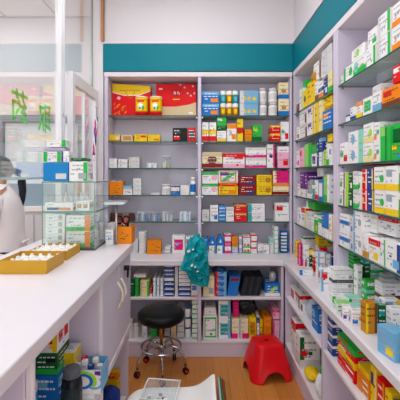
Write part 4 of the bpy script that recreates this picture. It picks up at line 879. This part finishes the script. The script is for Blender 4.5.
# orange box with scissors at the counter end
ob = open_box(-.505, 2.40, LT, .10, .13, .115, orange, 'open orange card box holding scissors at the far end of left counter', 'open_box', -.0); scribble(ob, .10, .11, 8)
sc_ = empty('scissors', (-.525, 2.44, LT+.03), 0, 'scissors with black and red handles standing in the orange box', 'scissors')
for sd, cc in ((-1, 'K'), (1, 'R')):
    MB().tube([(sd*.024+.022*math.cos(t*PI/8), 0, .125+.026*math.sin(t*PI/8)) for t in range(16)], .006, cm('K'), 8, True).build('handle', sc_)
    MB().tube([(sd*.024+.015*math.cos(t*PI/8), 0, .125+.019*math.sin(t*PI/8)) for t in range(16)], .003, cm('R'), 8, True).build('handle_liner', sc_)
    MB().prism([(sd*.014, .10), (sd*.006, .098), (-sd*.012, -.02), (-sd*.006, -.018)], 'y', .001*sd, .001*sd+.0018, m_chrome).build('blade', sc_)
mb = MB(); [mb.box(-.03+.016*i, -.02+.016*i, .07, .11, .004, .12+.012*(i % 3), cm('nOKM'[i % 4])) for i in range(4)]; c_ = mb.build('packets', None, tuple(ob.location)); tag(c_, 'brown and dark packs behind the scissors in the orange box', 'packets', None, 'stuff')
for i, (x, y, h_, bs, tk) in enumerate(((-.595, 2.36, .10, 'W', 'tx'), (-.60, 2.45, .13, 'W', 'lr:B'))):
    carton(x, y, LT+.0006, 0, .05, .07, h_, bs, tk, ['shorter plain', 'taller'][i]+' white box between display case and orange box', None)

# inside the left counter
zc = .5757
def lcb(x, y, z_, w_, d_, h_, base, toks, label, rz=0): carton(x, y, z_, rz, w_, d_, h_, base, toks, label, 'boxes in the left counter')
lcb(-.64, 1.50, zc, .09, .14, .14, 'B', 'ul:b', 'blue box lowest in the counter stack left of dark bottle')
lcb(-.64, 1.50, zc+.141, .09, .14, .09, 'D', 'bt:G ur:K', 'dark green box in the counter stack under the yellow one')
lcb(-.64, 1.50, zc+.232, .09, .14, .12, 'W', 'tp:Y sq:R rs:Y', 'white and yellow box with red print topping the counter stack')
lcb(-.575, 1.575, zc, .05, .09, .20, 'W', 'tp:Y bt:w', 'tall white box with yellow top behind the dark bottle')
lcb(-.70, 1.3, zc, .10, .14, .16, 'b', 'tp:W', 'light blue box in the near part of left counter')
lcb(-.515, 1.565, zc, .11, .11, .021, 'W', 'tx', 'flat white carton beneath the green swirl box in left counter')
bb = open_box(-.497, 1.562, zc+.0225, .135, .125, .105, cm('b'), 'open blue and white box with green swirl sticking out of counter', 'open_box', .0)
mb = MB()
def arc(mbx, cx_, cz_, r0, r1, a0, a1, m, y=-.0008, sx=1.3):
    n = 16; V = []
    for q in range(n+1):
        a = a0+(a1-a0)*q/n; V += [(cx_+sx*r0*math.cos(a), y, cz_+r0*math.sin(a)), (cx_+sx*r1*math.cos(a), y, cz_+r1*math.sin(a))]
    mbx.add(V, [[2*q, 2*q+2, 2*q+3, 2*q+1] for q in range(n)], m)
mb.add([(-.067, -.0005, .001), (.067, -.0005, .001), (.067, -.0005, .104), (-.067, -.0005, .104)], [[0, 1, 2, 3]], cm('W'))
arc(mb, -.01, .055, .034, .046, -.6, 4.2, cm('L')); arc(mb, -.01, .055, .022, .034, 0, 2*PI, cm('B')); arc(mb, .04, .05, .02, .03, -2.2, .8, cm('b'), -.0010)
mb.add([(.04, -.001, .085), (.066, -.001, .08), (.066, -.001, .1), (.04, -.001, .1)], [[0, 1, 2, 3]], cm('V'))
mb.build('swirl_print', bb)
for i, (dx, dy, cc, h_) in enumerate(((-.045, .03, 'W', .125), (-.015, .04, 'W', .135), (.015, .03, 'N', .118), (-.03, .08, 'R', .13), (.02, .085, 'W', .122), (.048, .05, 'w', .11))):
    lcb(-.497+dx, 1.562+dy-.012, zc+.027, .024, .024, h_-.01, cc, 'tx', ['leftmost white', 'second white', 'navy', 'red', 'rear white', 'rightmost off-white'][i]+' small pack inside the green swirl box', 0)
bt = empty('supplement_tub', (-.518, 1.455, zc), 0, 'large dark brown tub with grey lid in the left counter', 'tub')
m_br = mat('#1b2226', .2, 0, .1, 12, 'dark_plastic')
MB().lathe([(.037, 0), (.041, .006), (.041, .135), (.036, .155), (.029, .162)], m_br, n=28).build('tub_body', bt)
MB().lathe([(.033, .1625), (.034, .167), (.034, .194), (.030, .198)], mat('#5d636a', .35, 0, .05, 20, 'grey_lid'), n=28).build('lid', bt)
mb = MB(); V = []
for q in range(13): a = -PI/2-.9+1.8*q/12; V += [(.0415*math.cos(a), .0415*math.sin(a), .02), (.0415*math.cos(a), .0415*math.sin(a), .13)]
mb.add(V, [[2*q, 2*q+2, 2*q+3, 2*q+1] for q in range(12)], mat('#243238', .4, 0, .5, 90, 'dark_label')); mb.build('label', bt)
bottle(-.462, 1.79-.055, zc, .01, .07, 'K', 'W', 'small black pen bottle on the shelf edge under counter doors', band='R') if False else None
lump('yellow_blue_bag', -.56, 2.22, .0805, .07, .09, .16, mat('#1c3f9c', .4, 0, .3, 25, 'blue_film'), 'blue plastic bag on the floor board under the counter doors', 'bag', 12)
lump('yellow_bag', -.55, 2.05, .0805, .07, .07, .12, mat('#e8a80c', .4, 0, .2, 25, 'amber_film'), 'yellow plastic bag in front of blue bag under the counter doors', 'bag', 14)
lcb(-.60, 2.34, .0805, .14, .04, .19, 'Y', 'tp:O', 'yellow carton behind the blue bag under counter doors')

# ------------------------------------------------------------------ partition glass, post, door at the left
GX = -.985
post = empty('partition_post', (GX, 2.54, LT), 0, 'tall silver aluminium post carrying the glass at the counter end', 'post')
MB().box(-.022, .022, -.036, -.004, .001, 3.299-LT, m_alu, .004).build('profile', post); MB().box(-.022, .022, .004, .036, .001, 3.299-LT, m_alu, .004).build('profile', post); MB().box(-.014, .014, -.0035, .0035, .001, 3.299-LT, mat('#aebfba', .2, .2, .05, 10, 'gasket'), 0).build('gasket', post)
gp = empty('glass_partition', (GX, 1.2, 1.54), 0, 'large reflective glass partition above the left counter', 'glass partition')
MB().box(-.004, .004, -1.1, 1.285, 0, 1.755, m_pane, 0).build('pane', gp)
MB().box(-.010, .010, -1.1, 1.285, -.016, -.001, mat('#b9cfca', .15, .2, .05, 10, 'glass_channel')).build('bottom_rail', gp)
# green characters stuck on the customers' side
GLYPH = {
 'yao': [(0,.86,1,.86),(.3,1,.3,.74),(.7,1,.7,.74),(.28,.70,.08,.50),(.08,.50,.36,.50),(.36,.50,.08,.26),(.08,.26,.40,.32),(.04,.02,.42,.12),(.6,.72,.48,.45),(.56,.58,.95,.58),(.95,.58,.92,.05),(.92,.05,.76,.08),(.60,.38,.74,.24)],
 'qu': [(0,.94,.56,.94),(.12,.94,.12,.16),(.45,.94,.45,-.06),(.12,.68,.45,.68),(.12,.44,.45,.44),(0,.10,.56,.24),(.58,.82,.95,.82),(.95,.82,.60,.0),(.62,.64,1.02,.0)]}
def glyph(ch, ycen, zcen, sy, sz):
    mb = MB(); t = .0105
    for k_, (x0, y0, x1, y1) in enumerate(GLYPH[ch]):
        a = Vector((-(x0-.5)*sy, (y0-.5)*sz)); b = Vector((-(x1-.5)*sy, (y1-.5)*sz)); d_ = (b-a).normalized(); n_ = Vector((-d_.y, d_.x))*t; a -= d_*t*.6; b += d_*t*.6
        mb.prism([tuple(a+n_), tuple(b+n_), tuple(b-n_), tuple(a-n_)], 'x', -.0062-.0003*k_/13, -.0050, m_green)
    o = mb.build('lettering', gp, (0, ycen-1.2, zcen-1.54)); o['label'] = 'bright green character stuck on the glass'
m_green = mat('#20ff50', .5, 0, .04, 20, 'green_vinyl')
_n = m_green.node_tree; _p = _n.nodes['Principled BSDF']; _t = _n.nodes.new('ShaderNodeBsdfTranslucent'); _t.inputs[0].default_value = lin('#20ff50'); _m = _n.nodes.new('ShaderNodeMixShader'); _m.inputs[0].default_value = .6
_n.links.new(_p.outputs[0], _m.inputs[1]); _n.links.new(_t.outputs[0], _m.inputs[2]); _n.links.new(_m.outputs[0], _n.nodes['Material Output'].inputs[0])
glyph('yao', 1.98, 1.55+69*1.98/F, .165, .17)
glyph('qu', 2.30, 1.55+57.5*2.30/F, .165, .17)
# aluminium framed glass door between counter and back wall
dz = 2.30
ad = empty('glass_door', (-.935, 2.9, 0), 0, 'aluminium framed glass door beyond the counter end', 'door')
def db(name, y0, y1, z0_, z1_, m, par=ad, tx=.02): return MB().box(-tx, tx, y0-2.9, y1-2.9, z0_, z1_, m, .002 if m is not m_door_glass else 0).build(name, par)
db('stile', 3.17, 3.25, .002, dz, m_alu); db('stile', 2.59, 2.64, .002, dz, m_alu); db('top_rail', 2.641, 3.169, dz-.085, dz, m_alu); db('bottom_rail', 2.641, 3.169, .002, .11, m_alu); db('middle_rail', 2.641, 3.169, 1.02, 1.07, m_alu)
db('mullion', 2.88, 2.91, 1.071, dz-.086, m_alu, ad, .012)
db('pane', 2.641, 3.169, .1105, 1.0195, m_door_glass, ad, .003); db('pane', 2.641, 2.8795, 1.0705, dz-.0855, m_door_glass, ad, .003); db('pane', 2.9105, 3.169, 1.0705, dz-.0855, m_door_glass, ad, .003)
MB().tube([(.021, .22, 1.0), (.06, .22, 1.0), (.06, .22, 1.2), (.021, .22, 1.2)], .009, m_chrome).build('handle', ad)
tr = empty('glass_transom', (GX, 2.9, 2.31), 0, 'tall glass pane above the aluminium door', 'glass pane')
MB().box(-.004, .004, -.315, .375, 0, .985, m_pane, 0).build('pane', tr); MB().box(-.008, .008, .3755, .385, 0, .985, mat('#8fa39c', .2, .2, .05, 10, 'pane_edge')).build('edge', tr)
# white cord and hanging lanyard
pts = [(GX+.03, 2.46+.76*t/14, 1.99+.03*(t/14)**2-.05*math.sin(PI*t/14)) for t in range(15)]
o = MB().tube(pts, .0035, cm('W'), 6).build('cord', None); tag(o, 'thin white cord slung between the aluminium post and glass door', 'cord')
ln = empty('lanyard', (-.897, 3.08, 1.72), 0, 'twisted blue and pink lanyard with pen hanging beside the glass door', 'lanyard')
for k_, (cc, ph) in enumerate((('N', 0), ('P', 2.1), ('W', 4.2))):
    MB().tube([(.008*math.cos(ph+t*.7), .035-.07*t/14+.008*math.sin(ph+t*.7), .33-.33*t/14) for t in range(15)], .0055, cm(cc), 6).build('strand', ln)
MB().tube([(0, -.035, -.001), (0, -.045, -.05)], .006, cm('W'), 8).build('pen', ln); MB().tube([(.0, .036, .331), (.0, .05, .42)], .002, cm('K'), 6).build('string', ln)
MB().tube([(0, .05, .42), (-.014, .05, .42)], .004, m_chrome, 8).build('hook', ln)

# ------------------------------------------------------------------ customers' hall
hc = empty('hall_cabinet', (-2.1, 3.75, 0), 0, 'white counter cabinet with blue-grey top panel in the customers hall', 'cabinet')
MB().box(-.75, .75, 0, .35, .0, 1.17, mat('#cfd3d8', .5, 0, .03, 5, 'grey_white_laminate')).build('cabinet_body', hc)
MB().box(-.77, .77, -.02, .36, 1.171, 1.225, cm('W')).build('cabinet_top', hc)
MB().box(-.75, .75, .02, .06, 1.2255, 1.46, mat('#8fa9b8', .3, 0, .05, 5, 'blue_grey_panel')).build('upstand', hc)
for i in range(4): MB().box(-.74+.375*i, -.38+.375*i, -.012, -.001, .04, 1.13, mat('#d8dbe0', .5, 0, .03, 5)).build('door', hc)

# person, seen behind the glass
PX, PY = -1.66, 3.02
pe = empty('person', (PX, PY, 0), PI+.25, 'dark haired person in a white coat standing behind the counter glass', 'person')
def skin(name, nodes, edges, m, parent, lev=2, root=0):
    me = bpy.data.meshes.new(name); me.from_pydata([n[0] for n in nodes], edges, []); o = bpy.data.objects.new(name, me); C.objects.link(o); o.parent = parent
    s_ = o.modifiers.new('skin', 'SKIN'); s_.use_smooth_shade = True
    for v, n in zip(me.skin_vertices[0].data, nodes): v.radius = n[1] if isinstance(n[1], tuple) else (n[1], n[1])
    me.skin_vertices[0].data[root].use_root = True
    ss = o.modifiers.new('sub', 'SUBSURF'); ss.levels = 1; ss.render_levels = lev; me.materials.append(m); return o
# local +X is the way the person faces
sk = mat('#d9a98a', .5, 0, .05, 15, 'skin')
nodes = [((0, 0, .93), (.12, .15)), ((0, 0, 1.10), (.10, .13)), ((.01, 0, 1.28), (.11, .15)), ((0, 0, 1.40), (.07, .10)), ((.01, 0, 1.46), .052), ((.02, 0, 1.53), .055), ((.03, 0, 1.60), (.085, .075)), ((.02, 0, 1.655), (.08, .07))]
edges = [(i, i+1) for i in range(7)]
def add(p, r, frm): nodes.append((p, r)); edges.append((frm, len(nodes)-1)); return len(nodes)-1
for s_ in (-1, 1):
    sh = add((0, s_*.17, 1.385), .055, 3); el = add((.03, s_*.235, 1.12), .042, sh); wr_ = add((.22, s_*.19, 1.10), .027, el); pm = add((.29, s_*.18, 1.105), .03, wr_)
    for k_, (dy, l) in enumerate(((-.026, .062), (-.009, .075), (.009, .07), (.026, .055))):
        f1 = add((.335, s_*.18+dy, 1.10), .0095, pm); f2 = add((.335+l*.6, s_*.18+dy*1.1, 1.09), .0085, f1); add((.335+l, s_*.18+dy*1.1, 1.07), .0075, f2)
    t1 = add((.26, s_*.18-s_*.035, 1.10), .011, wr_); add((.305, s_*.18-s_*.055, 1.095), .009, t1)
    hp_ = add((0, s_*.09, .86), .085, 0); kn = add((.015, s_*.095, .48), .06, hp_); an = add((0, s_*.095, .09), .04, kn); add((.13, s_*.10, .035), (.035, .03), an)
body = skin('body', nodes, edges, sk, pe)
# facial features
MB().lathe([(.0, -.012), (.011, -.01), (.009, .012), (.003, .03)], sk, n=10, cap=False).build('nose', pe, (.118, 0, 1.585))
for s_ in (-1, 1):
    MB().lathe([(.0, -.009), (.008, -.005), (.009, 0), (.008, .005), (.0, .009)], cm('K'), n=10, cap=False).build('eye', pe, (.103, s_*.03, 1.612))
    MB().lathe([(.0, -.028), (.012, -.015), (.014, .01), (.0, .026)], sk, n=10, cap=False).build('ear', pe, (.02, s_*.083, 1.595))
MB().tube([(.108, -.022, 1.548), (.114, 0, 1.546), (.108, .022, 1.548)], .005, mat('#a8514c', .5, 0, .05, 10, 'lips'), 8).build('mouth', pe)
hair = mat('#1a1d2a', .45, 0, .2, 60, 'dark_hair')
V = []; F_ = []; nu, nv = 24, 12
for j in range(nv):
    t = PI*.72*j/(nv-1)
    for i in range(nu):
        a = 2*PI*i/nu; cut = .62 if math.cos(a) > .35 else 1.0
        tt = t*cut; V.append((.018+.104*math.sin(tt)*math.cos(a), .097*math.sin(tt)*math.sin(a), 1.60+.115*math.cos(tt)))
for j in range(nv-1):
    for i in range(nu): F_.append([j*nu+i, j*nu+(i+1) % nu, (j+1)*nu+(i+1) % nu, (j+1)*nu+i])
hr = MB().add(V, F_, hair, True).build('hair', pe); q = hr.modifiers.new('t', 'SOLIDIFY'); q.thickness = .008
MB().tube([(-.075, 0, 1.60), (-.125, 0, 1.57), (-.15, 0, 1.50), (-.158, 0, 1.42), (-.155, .0, 1.34), (-.15, 0, 1.27)], [.02, .032, .034, .03, .024, .008], hair, 12).build('ponytail', pe)
# trousers, shoes, coat
tn = [((0, 0, .93), (.135, .16)), ((0, .092, .84), .098), ((.015, .097, .48), .074), ((0, .097, .11), .062), ((0, -.092, .84), .098), ((.015, -.097, .48), .074), ((0, -.097, .11), .062)]
skin('trousers', tn, [(0, 1), (1, 2), (2, 3), (0, 4), (4, 5), (5, 6)], mat('#2b2f3a', .7, 0, .1, 30, 'dark_cloth'), pe)
for s_ in (-1, 1): skin('shoe', [((-.04, s_*.097, .045), .045), ((.08, s_*.10, .04), (.042, .04)), ((.16, s_*.102, .032), (.036, .032))], [(0, 1), (1, 2)], cm('W'), pe)
m_coat = mat('#f4eff2', .75, 0, .04, 6, 'white_coat_cloth')
V = []; F_ = []; rings = [(.58, .21, .235, 0), (.75, .20, .225, 0), (.92, .185, .21, 0), (1.08, .165, .195, 0), (1.22, .165, .205, 0), (1.33, .155, .22, 0), (1.395, .12, .20, 0), (1.43, .085, .13, 0), (1.46, .066, .075, .005), (1.475, .064, .066, .01)]
nu = 36
for j, (z_, rx, ry, ox) in enumerate(rings):
    for i in range(nu):
        a = 2*PI*i/nu; q = 1+.03*math.sin(5*a+3*j)*(1-j/9)+.02*math.sin(9*a+j*2)*(1-j/9); V.append((ox+rx*q*math.cos(a), ry*q*math.sin(a), z_))
for j in range(len(rings)-1):
    for i in range(nu): F_.append([j*nu+i, j*nu+(i+1) % nu, (j+1)*nu+(i+1) % nu, (j+1)*nu+i])
co = MB().add(V, F_, m_coat, True).build('coat', pe); q = co.modifiers.new('t', 'SOLIDIFY'); q.thickness = .006; q = co.modifiers.new('s', 'SUBSURF'); q.levels = 1; q.render_levels = 1
for s_ in (-1, 1): skin('sleeve', [((0, s_*.14, 1.385), .075), ((.005, s_*.20, 1.33), .075), ((.03, s_*.24, 1.12), .062), ((.13, s_*.215, 1.108), .055), ((.19, s_*.195, 1.10), .05)], [(0, 1), (1, 2), (2, 3), (3, 4)], m_coat, pe)
MB().tube([(-.19, -.12, 1.0), (-.205, 0, 1.0), (-.19, .12, 1.0)], .012, m_coat, 8).build('belt', pe)


# ------------------------------------------------------------------ only the 300 medicine boxes that show largest stay single things
def merge_small(limit=298):
    bpy.context.view_layer.update(); dg = bpy.context.evaluated_depsgraph_get(); sc = bpy.context.scene
    see = {m.name for m in (m_shelf, m_pane, m_door_glass, m_clear, m_case)}; cnt = {}
    for py in range(1, 400, 2):
        for px in range(1, 400, 2):
            o = Vector((0, 0, 1.55)); d_ = Vector(((px-200)/F, 1, (175-py)/F)).normalized()
            for hop in range(6):
                hit, loc, nrm, fi, ob_, mx_ = sc.ray_cast(dg, o, d_)
                if not hit: break
                me = ob_.data
                if me and me.materials and len(me.materials) and me.materials[0].name in see: o = loc+d_*.0008; continue
                cnt[ob_.name] = cnt.get(ob_.name, 0)+1; break
    bx = [o for o in sc.objects if o.name.startswith('medicine_box')]
    bx.sort(key=lambda o: -cnt.get(o.name, 0)); small = bx[limit:]
    print('MERGE', len(bx), 'threshold', cnt.get(bx[min(limit, len(bx)-1)].name, 0))
    if not small: return
    bm = bmesh.new(); mats = []
    for o in small:
        n0 = len(bm.faces); bm2 = bmesh.new(); bm2.from_mesh(o.data); bm2.transform(Matrix.Translation(o.location) @ Matrix.Rotation(o.rotation_euler.z, 4, 'Z'))
        idx = []
        for m in o.data.materials:
            if m not in mats: mats.append(m)
            idx.append(mats.index(m))
        for f in bm2.faces: f.material_index = idx[f.material_index]
        t = bpy.data.meshes.new('t'); bm2.to_mesh(t); bm2.free(); bm.from_mesh(t); bpy.data.meshes.remove(t)
        bpy.data.objects.remove(o)
    me = bpy.data.meshes.new('small_medicine_boxes'); bm.to_mesh(me); bm.free()
    for m in mats: me.materials.append(m)
    o = bpy.data.objects.new('small_medicine_boxes', me); C.objects.link(o)
    tag(o, 'small and half hidden medicine boxes scattered among the larger ones on all shelves', 'boxes', None, 'stuff')
merge_small()
for o in list(bpy.data.objects):
    if o.name == 'lettering' or o.name.startswith('lettering'): print('LET', o.name, o.matrix_world.translation, o.dimensions, len(o.data.vertices))
dups = {k_: v for k_, v in LABELS.items() if len(v) > 1}
print('DUP LABELS', {k_: len(v) for k_, v in dups.items()})
